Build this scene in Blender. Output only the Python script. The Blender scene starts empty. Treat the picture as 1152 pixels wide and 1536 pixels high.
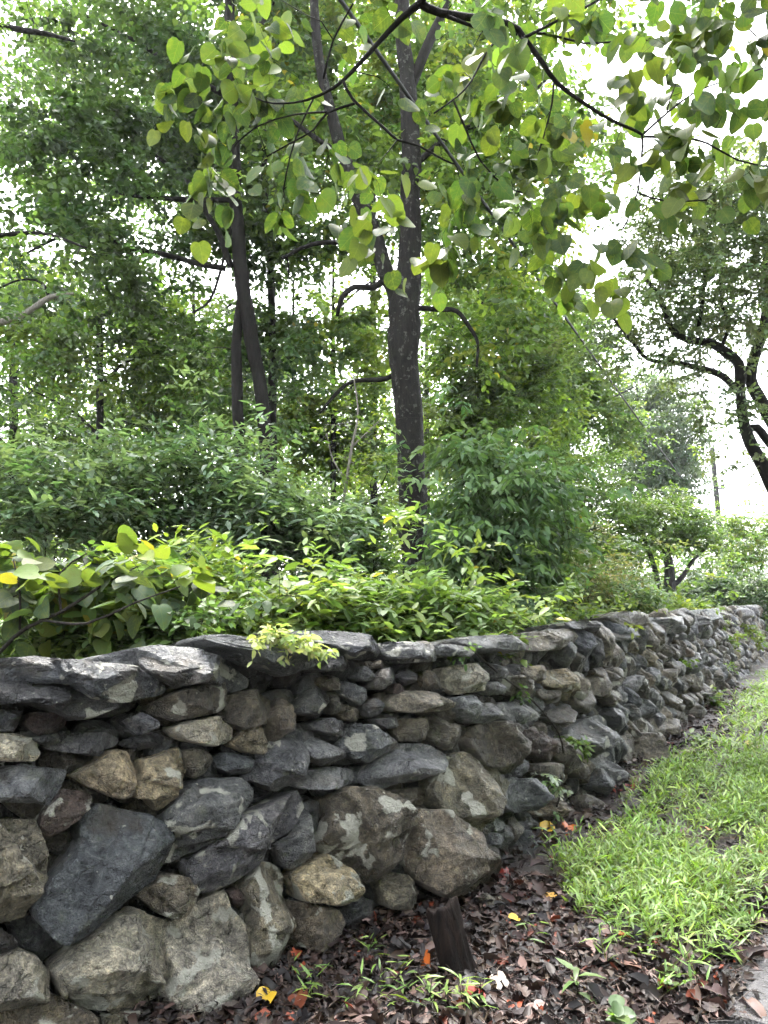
import bpy, math, random
import numpy as np
R0 = np.random.default_rng(7)
random.seed(7)
scene = bpy.context.scene
COL = scene.collection
FPX, PITCH, EYE = 1139.0, math.radians(6.5), 1.5
CP, SP = math.cos(PITCH), math.sin(PITCH)
CAM = np.array([0, 0, EYE])

# ------------------------------------------------------------------ camera maths
def ray(px, py):
    cx, cy = (px - 576) / FPX, (768 - py) / FPX
    return np.array([cx, CP - cy * SP, SP + cy * CP])
def at(px, py, Y):
    d = ray(px, py)
    return CAM + d * (Y / d[1])
def mpp(px, py, Y):
    return Y / ray(px, py)[1] / FPX
def ground_hit(px, py, z=0.0):
    d = ray(px, py)
    return CAM + d * ((z - EYE) / d[2])
def project(P):
    q = np.asarray(P, float) - CAM
    zc = q[..., 1] * CP + q[..., 2] * SP
    yc = -q[..., 1] * SP + q[..., 2] * CP
    zc = np.maximum(zc, 1e-3)
    return np.stack([576 + FPX * q[..., 0] / zc, 768 - FPX * yc / zc], -1)

# ------------------------------------------------------------------ noise
def _h(ix, iy, iz, seed):
    n = (ix * 374761393 + iy * 668265263 + iz * 1274126177 + seed * 974634777) & 0xFFFFFFFF
    n = ((n ^ (n >> 13)) * 1103515245) & 0xFFFFFFFF
    n = ((n ^ (n >> 16)) * 1274126177) & 0xFFFFFFFF
    return (n & 0xFFFFFF) / float(0xFFFFFF)
def vnoise(P, seed=0):
    P = np.asarray(P, float)
    i = np.floor(P).astype(np.int64); f = P - i
    f = f * f * (3 - 2 * f)
    r = 0
    for dx in (0, 1):
        wx = f[..., 0] if dx else 1 - f[..., 0]
        for dy in (0, 1):
            wy = f[..., 1] if dy else 1 - f[..., 1]
            for dz in (0, 1):
                wz = f[..., 2] if dz else 1 - f[..., 2]
                r = r + wx * wy * wz * _h(i[..., 0] + dx, i[..., 1] + dy, i[..., 2] + dz, seed)
    return r
def fbm(P, seed=0, o=3):
    s, a = 0, 0.5
    P = np.asarray(P, float)
    for k in range(o):
        s = s + a * (vnoise(P, seed + k * 17) - 0.5) * 2
        P = P * 2.03; a *= 0.5
    return s
def unit(v):
    v = np.asarray(v, float)
    return v / np.maximum(np.linalg.norm(v, axis=-1, keepdims=True), 1e-9)

# ------------------------------------------------------------------ mesh building
def make_mesh(name, V, T=None, Q=None, mat=None, attrs=None, smooth=True, midx=None):
    me = bpy.data.meshes.new(name)
    V = np.asarray(V, np.float32)
    T = np.zeros((0, 3), np.int32) if T is None or len(T) == 0 else np.asarray(T, np.int32)
    Q = np.zeros((0, 4), np.int32) if Q is None or len(Q) == 0 else np.asarray(Q, np.int32)
    me.vertices.add(len(V)); me.vertices.foreach_set('co', V.ravel())
    loops = np.concatenate([T.ravel(), Q.ravel()])
    me.loops.add(len(loops)); me.loops.foreach_set('vertex_index', loops)
    n = len(T) + len(Q)
    me.polygons.add(n)
    ls = np.concatenate([np.arange(len(T)) * 3, len(T) * 3 + np.arange(len(Q)) * 4]).astype(np.int32)
    me.polygons.foreach_set('loop_start', ls)
    me.polygons.foreach_set('use_smooth', np.full(n, smooth))
    for m in (mat if isinstance(mat, (list, tuple)) else [mat]):
        if m: me.materials.append(m)
    if midx is not None: me.polygons.foreach_set('material_index', np.asarray(midx, np.int32))
    for k, a in (attrs or {}).items():
        a = np.asarray(a, np.float32)
        if a.ndim == 1:
            at_ = me.attributes.new(k, 'FLOAT', 'POINT'); at_.data.foreach_set('value', a)
        elif a.shape[1] == 4:
            at_ = me.attributes.new(k, 'FLOAT_COLOR', 'POINT'); at_.data.foreach_set('color', a.ravel())
        else:
            at_ = me.attributes.new(k, 'FLOAT_VECTOR', 'POINT'); at_.data.foreach_set('vector', a.ravel())
    me.update(calc_edges=True); me.validate()
    return me
def link(name, me, parent=None):
    o = bpy.data.objects.new(name, me); COL.objects.link(o)
    if parent is not None: o.parent = parent
    return o
def tag(o, label=None, cat=None, group=None, kind=None):
    if label: o['label'] = label
    if cat: o['category'] = cat
    if group: o['group'] = group
    if kind: o['kind'] = kind
    return o
def empty(name, label, cat, group=None, loc=None):
    o = bpy.data.objects.new(name, None); COL.objects.link(o)
    o.empty_display_size = 0.1
    return tag(o, label, cat, group)
class MB:
    def __init__(s): s.V = []; s.T = []; s.Q = []; s.A = {}; s.n = 0
    def add(s, V, T=None, Q=None, **attrs):
        V = np.asarray(V, float)
        if T is not None and len(T): s.T.append(np.asarray(T, np.int64) + s.n)
        if Q is not None and len(Q): s.Q.append(np.asarray(Q, np.int64) + s.n)
        s.V.append(V); s.n += len(V)
        for k, a in attrs.items(): s.A.setdefault(k, []).append(a)
    def build(s, name, mat, parent=None, smooth=True):
        if not s.V: return None
        me = make_mesh(name, np.concatenate(s.V), np.concatenate(s.T) if s.T else None,
                       np.concatenate(s.Q) if s.Q else None, mat,
                       {k: np.concatenate(a) for k, a in s.A.items()}, smooth)
        return link(name, me, parent)

def catmull(P, step):
    P = np.asarray(P, float)
    if len(P) == 2:
        n = max(2, int(np.linalg.norm(P[1, :3] - P[0, :3]) / step) + 1)
        return P[0] + (P[1] - P[0]) * np.linspace(0, 1, n)[:, None]
    E = np.vstack([2 * P[0] - P[1], P, 2 * P[-1] - P[-2]])
    out = []
    for i in range(len(P) - 1):
        p0, p1, p2, p3 = E[i:i + 4]
        n = max(2, int(np.linalg.norm(p2[:3] - p1[:3]) / step))
        t = np.linspace(0, 1, n, endpoint=False)[:, None]
        out.append(.5 * ((2 * p1) + (-p0 + p2) * t + (2 * p0 - 5 * p1 + 4 * p2 - p3) * t * t + (-p0 + 3 * p1 - 3 * p2 + p3) * t ** 3))
    out.append(P[-1:])
    return np.vstack(out)
def tube(mb, P, r, sides=5, rough=0.0, seed=0):
    P = np.asarray(P, float); r = np.asarray(r, float)
    t = unit(np.gradient(P, axis=0))
    ref = np.array([.31, .95, .05]) if abs(t[0, 2]) > .5 else np.array([0, 0, 1.0])
    a = unit(np.cross(t, ref)); b = np.cross(t, a)
    th = np.arange(sides) * 2 * np.pi / sides
    ring = a[:, None, :] * np.cos(th)[None, :, None] + b[:, None, :] * np.sin(th)[None, :, None]
    rr = np.repeat(r[:, None], sides, 1)
    if rough:
        q = P[:, None, :] + ring * r[:, None, None]
        rr = rr * (1 + rough * fbm(q * np.array([14, 14, 3.5]), seed, 3) + rough * .8 * fbm(q * 3, seed + 5, 2))
    V = (P[:, None, :] + ring * rr[:, :, None]).reshape(-1, 3)
    n = len(P)
    i = np.arange(n - 1)[:, None] * sides; j = np.arange(sides)[None, :]; j2 = (j + 1) % sides
    Q = np.stack([i + j, i + j2, i + sides + j2, i + sides + j], -1).reshape(-1, 4)
    V = np.vstack([V, P[:1], P[-1:]])
    c0, c1 = n * sides, n * sides + 1
    jj = np.arange(sides); jn = (jj + 1) % sides
    T = np.vstack([np.stack([np.full(sides, c0), jn, jj], -1), np.stack([np.full(sides, c1), (n - 1) * sides + jj, (n - 1) * sides + jn], -1)])
    mb.add(V, T, Q)

# ------------------------------------------------------------------ leaves
def _tmpl(kind):
    if kind == 'quad':
        v = [(0, 0), (.5, .5), (1, 0), (.5, -.5)]; f = [(0, 2, 1), (0, 3, 2)]
    elif kind == 'lance':
        v = [(0, 0), (.5, 0), (1, 0), (.28, .46), (.7, .36), (.28, -.46), (.7, -.36)]
        f = [(0, 1, 3), (1, 4, 3), (1, 2, 4), (0, 5, 1), (1, 5, 6), (1, 6, 2)]
    elif kind == 'blade':
        v = [(0, 0), (.33, 0), (.68, 0), (1, 0), (.33, .5), (.68, .38), (.33, -.5), (.68, -.38)]
        f = [(0, 1, 4), (1, 5, 4), (1, 2, 5), (2, 3, 5), (0, 6, 1), (1, 6, 7), (1, 7, 2), (2, 7, 3)]
    elif kind == 'lobed':
        b = [(-.02, .08), (.02, .34), (.16, .52), (.26, .3), (.42, .5), (.56, .42), (.6, .2), (.84, .17)]
        v = [(0, 0), (.3, 0), (.62, 0), (1, 0)] + b + [(x, -y) for x, y in b]
        f = []
        for o, sg in ((4, 1), (12, -1)):
            L = [(0, o + 1, o), (0, 1, o + 1), (1, o + 2, o + 1), (1, o + 3, o + 2), (1, o + 4, o + 3), (1, 2, o + 4), (2, o + 5, o + 4), (2, o + 6, o + 5), (2, o + 7, o + 6), (2, 3, o + 7)]
            f += [t if sg > 0 else t[::-1] for t in L]
    else:  # heart
        b = [(-.07, .19), (.0, .38), (.19, .51), (.45, .52), (.71, .40), (.91, .17)]
        v = [(0, 0), (.33, 0), (.66, 0), (1, 0)] + b + [(x, -y) for x, y in b]
        f = []
        for o, sg in ((4, 1), (10, -1)):
            L = [(0, o + 1, o), (0, o + 2, o + 1), (0, 1, o + 2), (1, o + 3, o + 2), (1, 2, o + 3), (2, o + 4, o + 3), (2, o + 5, o + 4), (2, 3, o + 5)]
            f += [t if sg > 0 else t[::-1] for t in L]
    return np.array(v, float), np.array(f)
def leaves(mb, P, D, N, L, W, col, kind='lance', fold=.25, droop=.25, wav=0.0, rng=R0):
    n = len(P)
    if n == 0: return
    D = unit(D); S = unit(np.cross(N, D)); N = np.cross(D, S)
    v, f = _tmpl(kind); m = len(v)
    L = np.broadcast_to(L, n); W = np.broadcast_to(W, n)
    fo = fold * rng.uniform(.2, 1.6, n); dr = droop * rng.uniform(-.3, 1.7, n)
    x = v[None, :, 0] * L[:, None]; y = v[None, :, 1] * W[:, None]
    z = np.abs(v[None, :, 1]) * fo[:, None] * W[:, None] - v[None, :, 0] ** 2 * dr[:, None] * L[:, None]
    if wav: z = z + wav * L[:, None] * rng.normal(0, 1, (n, m)) * np.abs(v[None, :, 1])
    y = y * (1 - .5 * np.abs(fo[:, None]) * .5)
    V = P[:, None] + x[..., None] * D[:, None] + y[..., None] * S[:, None] + z[..., None] * N[:, None]
    T = (f[None] + (np.arange(n) * m)[:, None, None]).reshape(-1, 3)
    c = np.repeat(np.concatenate([col, rng.uniform(0, 1, (n, 1))], 1), m, 0)
    luv = np.concatenate([np.tile(v, (n, 1)), np.zeros((n * m, 1))], 1)
    mb.add(V.reshape(-1, 3), T, None, lc=c, luv=luv)
def palette(rng, n, cols, var=.18):
    cols = np.array([c[:3] for c in cols]); 
    i = rng.integers(0, len(cols), n)
    return np.clip(cols[i] * np.exp(rng.normal(0, var, (n, 1))) * (1 + rng.normal(0, .05, (n, 3))), .004, .9)

# ------------------------------------------------------------------ materials
def newmat(name):
    m = bpy.data.materials.new(name); m.use_nodes = True
    nt = m.node_tree; nt.nodes.clear()
    return m, nt
def nd(nt, t, ins=None, **kw):
    n = nt.nodes.new(t)
    for k, v in kw.items(): setattr(n, k, v)
    for k, v in (ins or {}).items():
        s = n.inputs[k]
        if hasattr(v, 'is_output') or isinstance(v, bpy.types.NodeSocket): nt.links.new(v, s)
        else: s.default_value = v
    return n
def ramp(nt, fac, stops):
    n = nd(nt, 'ShaderNodeValToRGB', {0: fac})
    e = n.color_ramp.elements
    while len(e) < len(stops): e.new(.5)
    for el, (p, c) in zip(e, stops):
        el.position = p; el.color = (c, c, c, 1) if isinstance(c, (int, float)) else tuple(c) + (1,)
    return n.outputs[0]
def mixc(nt, fac, a, b, mode='MIX'):
    n = nd(nt, 'ShaderNodeMix', data_type='RGBA', blend_type=mode)
    for s, v in ((n.inputs[0], fac), (n.inputs[6], a), (n.inputs[7], b)):
        if isinstance(v, bpy.types.NodeSocket): nt.links.new(v, s)
        else: s.default_value = v if isinstance(v, (int, float)) else tuple(v) + ((1,) if len(v) == 3 else ())
    return n.outputs[2]
def noise(nt, vec, scale, detail=4, rough=.55, dist=0.0):
    return nd(nt, 'ShaderNodeTexNoise', {'Vector': vec, 'Scale': scale, 'Detail': detail, 'Roughness': rough, 'Distortion': dist}).outputs[0]
def math_(nt, op, a, b=0.0):
    n = nd(nt, 'ShaderNodeMath', operation=op)
    for s, v in ((n.inputs[0], a), (n.inputs[1], b)):
        if isinstance(v, bpy.types.NodeSocket): nt.links.new(v, s)
        else: s.default_value = v
    return n.outputs[0]
def bumpn(nt, h, strength, dist, normal=None):
    ins = {'Height': h, 'Strength': strength, 'Distance': dist}
    if normal is not None: ins['Normal'] = normal
    return nd(nt, 'ShaderNodeBump', ins).outputs[0]
def finish(nt, shader):
    o = nd(nt, 'ShaderNodeOutputMaterial'); nt.links.new(shader, o.inputs[0])

def stone_material():
    m, nt = newmat('weathered_stone')
    tc = nd(nt, 'ShaderNodeTexCoord').outputs['Object']
    tint = nd(nt, 'ShaderNodeAttribute', attribute_name='tint')
    lich = nd(nt, 'ShaderNodeAttribute', attribute_name='lich').outputs['Fac']
    seed = tint.outputs['Alpha']
    off = nd(nt, 'ShaderNodeVectorMath', {0: (37.0, 91.0, 53.0), 'Scale': seed}, operation='SCALE').outputs[0]
    vec = nd(nt, 'ShaderNodeVectorMath', {0: tc, 1: off}, operation='ADD').outputs[0]
    rot = nd(nt, 'ShaderNodeVectorRotate', {'Vector': vec, 'Axis': (.55, .75, .3), 'Angle': math_(nt, 'MULTIPLY', seed, 2.4)}).outputs[0]
    lay = nd(nt, 'ShaderNodeMapping', {'Vector': rot, 'Scale': (6, 6, 34)}).outputs[0]
    n1 = noise(nt, vec, 7, 6, .6); n2 = noise(nt, vec, 38, 5, .65); n3 = noise(nt, vec, 160, 3, .6)
    nl = noise(nt, lay, 1.0, 4, .6, .4)
    col = mixc(nt, 1.0, tint.outputs['Color'], ramp(nt, n1, [(.28, (.5, .5, .51)), (.5, (.95, .95, .95)), (.72, (1.75, 1.7, 1.6))]), 'MULTIPLY')
    col = mixc(nt, 1.0, col, ramp(nt, n2, [(.32, (.42, .42, .43)), (.52, (1.0, 1.0, 1.0)), (.7, (1.8, 1.75, 1.65))]), 'MULTIPLY')
    col = mixc(nt, 1.0, col, ramp(nt, n3, [(.3, (.6, .6, .6)), (.52, (1.0, 1.0, 1.0)), (.72, (1.55, 1.52, 1.45))]), 'MULTIPLY')
    col = mixc(nt, 1.0, col, ramp(nt, nl, [(.3, (.84, .85, .87)), (.6, (1.08, 1.07, 1.05))]), 'MULTIPLY')
    wv = nd(nt, 'ShaderNodeVectorMath', {0: rot, 1: nd(nt, 'ShaderNodeVectorMath', {0: nd(nt, 'ShaderNodeTexNoise', {'Vector': vec, 'Scale': 6.0, 'Detail': 4.0}).outputs['Color'], 'Scale': .35}, operation='SCALE').outputs[0]}, operation='ADD').outputs[0]
    cr = nd(nt, 'ShaderNodeTexVoronoi', {'Vector': nd(nt, 'ShaderNodeMapping', {'Vector': wv, 'Scale': (5, 5, 9)}).outputs[0], 'Scale': 1.0}, feature='DISTANCE_TO_EDGE').outputs['Distance']
    crm = ramp(nt, cr, [(.0, 0.0), (.035, 1.0)])
    crk = math_(nt, 'ADD', crm, ramp(nt, n1, [(.48, 0.0), (.6, 1.0)])); crk = math_(nt, 'MINIMUM', crk, 1.0)
    col = mixc(nt, crk, mixc(nt, .65, col, (.012, .012, .011)), col)
    n15 = noise(nt, vec, 15, 5, .6)
    # rust and moss stains
    st = ramp(nt, noise(nt, vec, 4.2, 4, .6), [(.56, 0.0), (.68, .45)])
    col = mixc(nt, st, col, (.13, .10, .065))
    gm = ramp(nt, noise(nt, vec, 9.5, 5, .7), [(.58, 0.0), (.7, .5)])
    col = mixc(nt, gm, col, (.075, .085, .04))
    # lichen patches: pale crusts with a crisp ragged edge
    ln = noise(nt, vec, 8.5, 2.5, .45, .25)
    lfine = noise(nt, vec, 45, 4, .7)
    lsum = math_(nt, 'ADD', math_(nt, 'ADD', ln, math_(nt, 'MULTIPLY', lfine, .14)), math_(nt, 'MULTIPLY', lich, .18))
    lmask = ramp(nt, lsum, [(.785, 0.0), (.815, 1.0)])
    lsp = ramp(nt, math_(nt, 'ADD', noise(nt, vec, 30, 2, .5), math_(nt, 'MULTIPLY', lich, .08)), [(.745, 0.0), (.77, .8)])
    lm = math_(nt, 'MAXIMUM', lmask, lsp)
    lc = mixc(nt, n2, (.27, .27, .22), (.60, .59, .51))
    col = mixc(nt, math_(nt, 'MULTIPLY', lm, .9), col, lc)
    wet = ramp(nt, noise(nt, vec, 5.0, 3, .5), [(.35, .22), (.65, .55)])
    rough = math_(nt, 'MAXIMUM', wet, math_(nt, 'MULTIPLY', lm, .85))
    h = math_(nt, 'ADD', math_(nt, 'MULTIPLY', n2, .6), math_(nt, 'ADD', math_(nt, 'MULTIPLY', n3, .6), math_(nt, 'MULTIPLY', nl, .35)))
    h = math_(nt, 'ADD', h, math_(nt, 'MULTIPLY', lm, .15))
    h = math_(nt, 'ADD', h, math_(nt, 'MULTIPLY', crk, .25)); h = math_(nt, 'ADD', h, math_(nt, 'MULTIPLY', n15, 1.3))
    b = bumpn(nt, h, 1.0, .035)
    p = nd(nt, 'ShaderNodeBsdfPrincipled', {'Base Color': col, 'Roughness': rough, 'Normal': b, 'Specular IOR Level': .5})
    finish(nt, p.outputs[0]); return m
def leaf_material(name, transl=.42, rough=.42, tcol=(1.5, 1.55, .7), veins=False, spec=.5):
    m, nt = newmat(name)
    a = nd(nt, 'ShaderNodeAttribute', attribute_name='lc')
    col = a.outputs['Color']
    if veins:
        uv = nd(nt, 'ShaderNodeAttribute', attribute_name='luv').outputs['Vector']
        sx = nd(nt, 'ShaderNodeSeparateXYZ', {0: uv})
        ay = math_(nt, 'ABSOLUTE', sx.outputs[1])
        mid = ramp(nt, ay, [(0.0, 1.0), (.02, 0.0)])
        q = math_(nt, 'SUBTRACT', sx.outputs[0], math_(nt, 'MULTIPLY', ay, .75))
        fr = math_(nt, 'FRACT', math_(nt, 'MULTIPLY', q, 5.0))
        v = ramp(nt, math_(nt, 'ABSOLUTE', math_(nt, 'SUBTRACT', fr, .5)), [(0.0, .6), (.07, 0.0)])
        vm = math_(nt, 'MAXIMUM', mid, v)
        col = mixc(nt, math_(nt, 'MULTIPLY', vm, .35), col, (.22, .27, .07))
        off = nd(nt, 'ShaderNodeVectorMath', {0: uv, 1: nd(nt, 'ShaderNodeCombineXYZ', {2: math_(nt, 'MULTIPLY', a.outputs['Alpha'], 60)}).outputs[0]}, operation='ADD').outputs[0]
        sp = ramp(nt, noise(nt, off, 9, 4, .6), [(.62, 0.0), (.7, .75)])
        col = mixc(nt, sp, col, (.12, .09, .03))
        ye = ramp(nt, noise(nt, off, 3, 3, .6), [(.5, 0.0), (.75, .7)])
        col = mixc(nt, ye, col, (.13, .155, .03))
    tc = mixc(nt, 1.0, col, tcol, 'MULTIPLY')
    p = nd(nt, 'ShaderNodeBsdfPrincipled', {'Base Color': col, 'Roughness': rough, 'Specular IOR Level': spec})
    t = nd(nt, 'ShaderNodeBsdfTranslucent', {'Color': tc})
    x = nd(nt, 'ShaderNodeMixShader', {0: transl, 1: p.outputs[0], 2: t.outputs[0]})
    finish(nt, x.outputs[0]); return m
def bark_material(name, c0, c1, lich=.0, sc=1.0, rough=.8, moss=.35):
    m, nt = newmat(name)
    tc = nd(nt, 'ShaderNodeTexCoord').outputs['Object']
    st = nd(nt, 'ShaderNodeMapping', {'Vector': tc, 'Scale': (26 * sc, 26 * sc, 5 * sc)}).outputs[0]
    n1 = noise(nt, st, 1.0, 6, .65, .6); n2 = noise(nt, tc, 6 * sc, 5, .6)
    col = mixc(nt, ramp(nt, n1, [(.35, 0.0), (.65, 1.0)]), c0, c1)
    if lich:
        lm = ramp(nt, math_(nt, 'ADD', noise(nt, tc, 13, 4, .65), math_(nt, 'MULTIPLY', n1, .18)), [(.73 - lich, 0.0), (.78 - lich, .7)])
        col = mixc(nt, lm, col, (.075, .08, .065))
    col = mixc(nt, ramp(nt, n2, [(.5, 0.0), (.72, moss)]), col, (.02, .026, .013))
    b = bumpn(nt, math_(nt, 'ADD', n1, math_(nt, 'MULTIPLY', n2, .4)), 1.0, .02)
    p = nd(nt, 'ShaderNodeBsdfPrincipled', {'Base Color': col, 'Roughness': rough, 'Normal': b, 'Specular IOR Level': .2})
    finish(nt, p.outputs[0]); return m
def soil_material(name, c0, c1, c2, rlo=.3, rhi=.85, bs=.02, peb=0.0):
    m, nt = newmat(name)
    tc = nd(nt, 'ShaderNodeTexCoord').outputs['Object']
    n1 = noise(nt, tc, 2.2, 6, .6); n2 = noise(nt, tc, 22, 6, .7); n3 = noise(nt, tc, 90, 4, .7)
    col = mixc(nt, ramp(nt, n1, [(.35, 0.0), (.65, 1.0)]), c0, c1)
    col = mixc(nt, ramp(nt, n2, [(.45, 0.0), (.7, 1.0)]), col, c2)
    h = math_(nt, 'ADD', math_(nt, 'MULTIPLY', n2, .7), math_(nt, 'MULTIPLY', n3, .4))
    if peb:
        vo = nd(nt, 'ShaderNodeTexVoronoi', {'Vector': tc, 'Scale': 75.0})
        pm = ramp(nt, vo.outputs['Distance'], [(.15, peb), (.5, 0.0)])
        pc = mixc(nt, math_(nt, 'MULTIPLY', pm, .8), col, ramp(nt, vo.outputs['Color'], [(.1, (.035, .033, .032)), (.8, (.16, .15, .15))]))
        col = pc; h = math_(nt, 'ADD', h, math_(nt, 'MULTIPLY', pm, .5))
    r = ramp(nt, n1, [(.35, rlo), (.62, rhi)])
    p = nd(nt, 'ShaderNodeBsdfPrincipled', {'Base Color': col, 'Roughness': r, 'Normal': bumpn(nt, h, .9, bs)})
    finish(nt, p.outputs[0]); return m

M_STONE = stone_material()
M_LEAF = leaf_material('tree_leaf', .5, .45)
M_SHRUB = leaf_material('shrub_leaf', .42, .5, spec=.35)
M_NEAR = leaf_material('broad_leaf', .42, .58, (1.3, 1.35, .55), veins=True, spec=.3)
M_GRASS = leaf_material('grass_leaf', .4, .4, (1.4, 1.5, .6))
M_LITTER = leaf_material('dead_leaf', .06, .5, (1.1, 1, .9), spec=.3)
M_FALLEN = leaf_material('fallen_leaf', .15, .35, (1.2, 1, .8), veins=False)
M_BARK = bark_material('dark_bark', (.0028, .0024, .002), (.012, .0098, .0078))
M_BARKL = bark_material('lichened_bark', (.0028, .0024, .002), (.014, .0115, .0092), lich=.06)
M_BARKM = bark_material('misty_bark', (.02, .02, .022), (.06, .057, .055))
M_TWIG = bark_material('twig_bark', (.010, .008, .007), (.035, .028, .022), sc=3)
M_PALE = bark_material('pale_twig', (.12, .11, .09), (.26, .24, .2), sc=2)
M_SOIL = soil_material('forest_soil', (.018, .013, .011), (.035, .025, .02), (.055, .038, .03))
M_PATH = soil_material('wet_path', (.035, .033, .034), (.06, .056, .056), (.09, .085, .085), .22, .7, .012, .9)
M_ROT = bark_material('rotten_wood', (.0015, .0011, .001), (.016, .0095, .007), sc=1.5, rough=.9, moss=.0)
M_POLE = bark_material('pole_wood', (.012, .011, .011), (.03, .027, .026), sc=.5)
M_CORE = soil_material('wall_core', (.004, .004, .004), (.007, .0065, .006), (.01, .009, .008), .9, .95)  # near-black: the shade inside the gaps is put into this colour
M_WIRE, _nt = newmat('cable_rubber'); finish(_nt, nd(_nt, 'ShaderNodeBsdfPrincipled', {'Base Color': (.012, .012, .014, 1), 'Roughness': .6}).outputs[0])
# ================================================================== GROUND
BASE_PX = [(380, 1470), (560, 1400), (740, 1335), (845, 1240), (930, 1175), (1000, 1112), (1060, 1062), (1100, 1028)]
base = [ground_hit(x, y)[:2] for x, y in BASE_PX]
d0 = unit(np.array(base[1]) - np.array(base[0])); d1 = unit(np.array(base[-1]) - np.array(base[-3]))
plan = [np.array(base[0]) - d0 * 3.6, np.array(base[0]) - d0 * 1.6] + [np.array(b) for b in base] + [np.array(base[-1]) + d1 * k for k in (4, 10, 22)]
PL = catmull(np.array(plan), .05)
seg = np.linalg.norm(np.diff(PL, axis=0), axis=1); SL = np.concatenate([[0], np.cumsum(seg)])
S_END = SL[-1]; BATTER = .13; WALL_H = 1.3
def plan_at(s):
    s = np.asarray(s, float)
    return np.stack([np.interp(s, SL, PL[:, 0]), np.interp(s, SL, PL[:, 1])], -1)
def frame_at(s):
    t = unit(plan_at(np.asarray(s) + .15) - plan_at(np.asarray(s) - .15))
    return t, np.stack([t[..., 1], -t[..., 0]], -1)       # tangent, outward normal (towards the lane)
def wall_pt(s, z):
    t, n = frame_at(s); p = plan_at(s) - n * (BATTER * np.asarray(z))[..., None]
    return np.concatenate([p, np.asarray(z, float)[..., None]], -1)
_t, NPL = frame_at(SL)
def wall_hit(px, py):
    """(s, z) of the wall face behind a point of the picture"""
    d = ray(px, py); z = .6
    for _ in range(12):
        L = PL - NPL * BATTER * z
        side = L[:, 0] * d[1] - L[:, 1] * d[0]
        k = np.where((np.sign(side[:-1]) != np.sign(side[1:])) & (L[1:, 1] * d[1] + L[1:, 0] * d[0] > 0))[0]
        if len(k) == 0: return None
        k = k[0]; f = side[k] / (side[k] - side[k + 1])
        p = L[k] + f * (L[k + 1] - L[k]); s = SL[k] + f * (SL[k + 1] - SL[k])
        zn = EYE + d[2] * (np.linalg.norm(p) / np.linalg.norm(d[:2]))
        z = .5 * z + .5 * zn
    return s, zn
def wall_dist(x, y):
    """signed distance in front of the wall foot (positive on the lane side)"""
    P = np.stack([np.ravel(x), np.ravel(y)], -1); out = np.zeros(len(P))
    for i in range(0, len(P), 4000):
        dd = P[i:i + 4000, None] - PL[None, ::4]
        k = np.argmin((dd ** 2).sum(-1), 1)
        out[i:i + 4000] = (dd[np.arange(len(k)), k] * NPL[::4][k]).sum(-1)
    return out.reshape(np.shape(x))
def gh(x, y):
    x = np.asarray(x, float); y = np.asarray(y, float)
    z = np.zeros_like(x)
    P = np.stack([x, y, z], -1)
    near = np.exp(-((x / 30) ** 2 + ((y - 5) / 40) ** 2))
    return (.035 * fbm(P * .9, 3, 2) + .018 * fbm(P * 4, 9, 3)) * near + .9 * fbm(P * .03, 8, 2) * np.clip((np.hypot(x, y) - 18) / 40, 0, 1)
def axis(lo, hi, step, far):
    a = np.arange(lo, hi + 1e-6, step); g = step * 1.16 ** np.arange(1, 70); g = np.cumsum(g); g = g[g < far]
    return np.concatenate([lo - g[::-1], a, hi + g])
gx = axis(-2.5, 6, .07, 420); gy = axis(.6, 12, .07, 420)
X, Y = np.meshgrid(gx, gy, indexing='ij')
Z = gh(X, Y)
nx, ny = X.shape
i, j = np.meshgrid(np.arange(nx - 1), np.arange(ny - 1), indexing='ij')
Q = np.stack([i * ny + j, (i + 1) * ny + j, (i + 1) * ny + j + 1, i * ny + j + 1], -1).reshape(-1, 4)
g = link('ground', make_mesh('ground', np.stack([X, Y, Z], -1).reshape(-1, 3), None, Q, M_SOIL)); tag(g, kind='structure')

# the lane: a strip of wet packed earth along the right
E = [ground_hit(*p)[:2] for p in ((1030, 1580), (1062, 1515), (1100, 1452), (1145, 1372))]
dl = unit(E[-1] - E[0]); dl = unit(dl + np.array([.25, .1]))
edge = catmull(np.array([E[0] - unit(E[1] - E[0]) * 3] + E + [E[-1] + dl * 1.5, E[-1] + dl * 4 + np.array([.4, 0]), E[-1] + dl * 12 + np.array([2.2, 0]), E[-1] + dl * 30 + np.array([6, 0])]), .08)
et = unit(np.gradient(edge, axis=0)); en = np.stack([et[:, 1], -et[:, 0]], -1)
edge = edge + en * (.06 * fbm(np.concatenate([edge, edge[:, :1] * 0], 1) * 4, 31, 3))[:, None]
ws = np.concatenate([np.arange(0, 1.2, .06), np.linspace(1.2, 2.8, 12)])
G = edge[:, None] + en[:, None] * ws[None, :, None]
zz = gh(G[..., 0], G[..., 1]) + .005 + .012 * np.clip(ws * 3, 0, 1) * (1 + fbm(np.concatenate([G, G[..., :1] * 0], -1) * 9, 77, 3))
n0, n1 = len(edge), len(ws)
i, j = np.meshgrid(np.arange(n0 - 1), np.arange(n1 - 1), indexing='ij')
Q = np.stack([i * n1 + j, i * n1 + j + 1, (i + 1) * n1 + j + 1, (i + 1) * n1 + j], -1).reshape(-1, 4)
pth = link('path', make_mesh('path', np.concatenate([G, zz[..., None]], -1).reshape(-1, 3), None, Q, M_PATH)); tag(pth, kind='structure')

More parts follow.
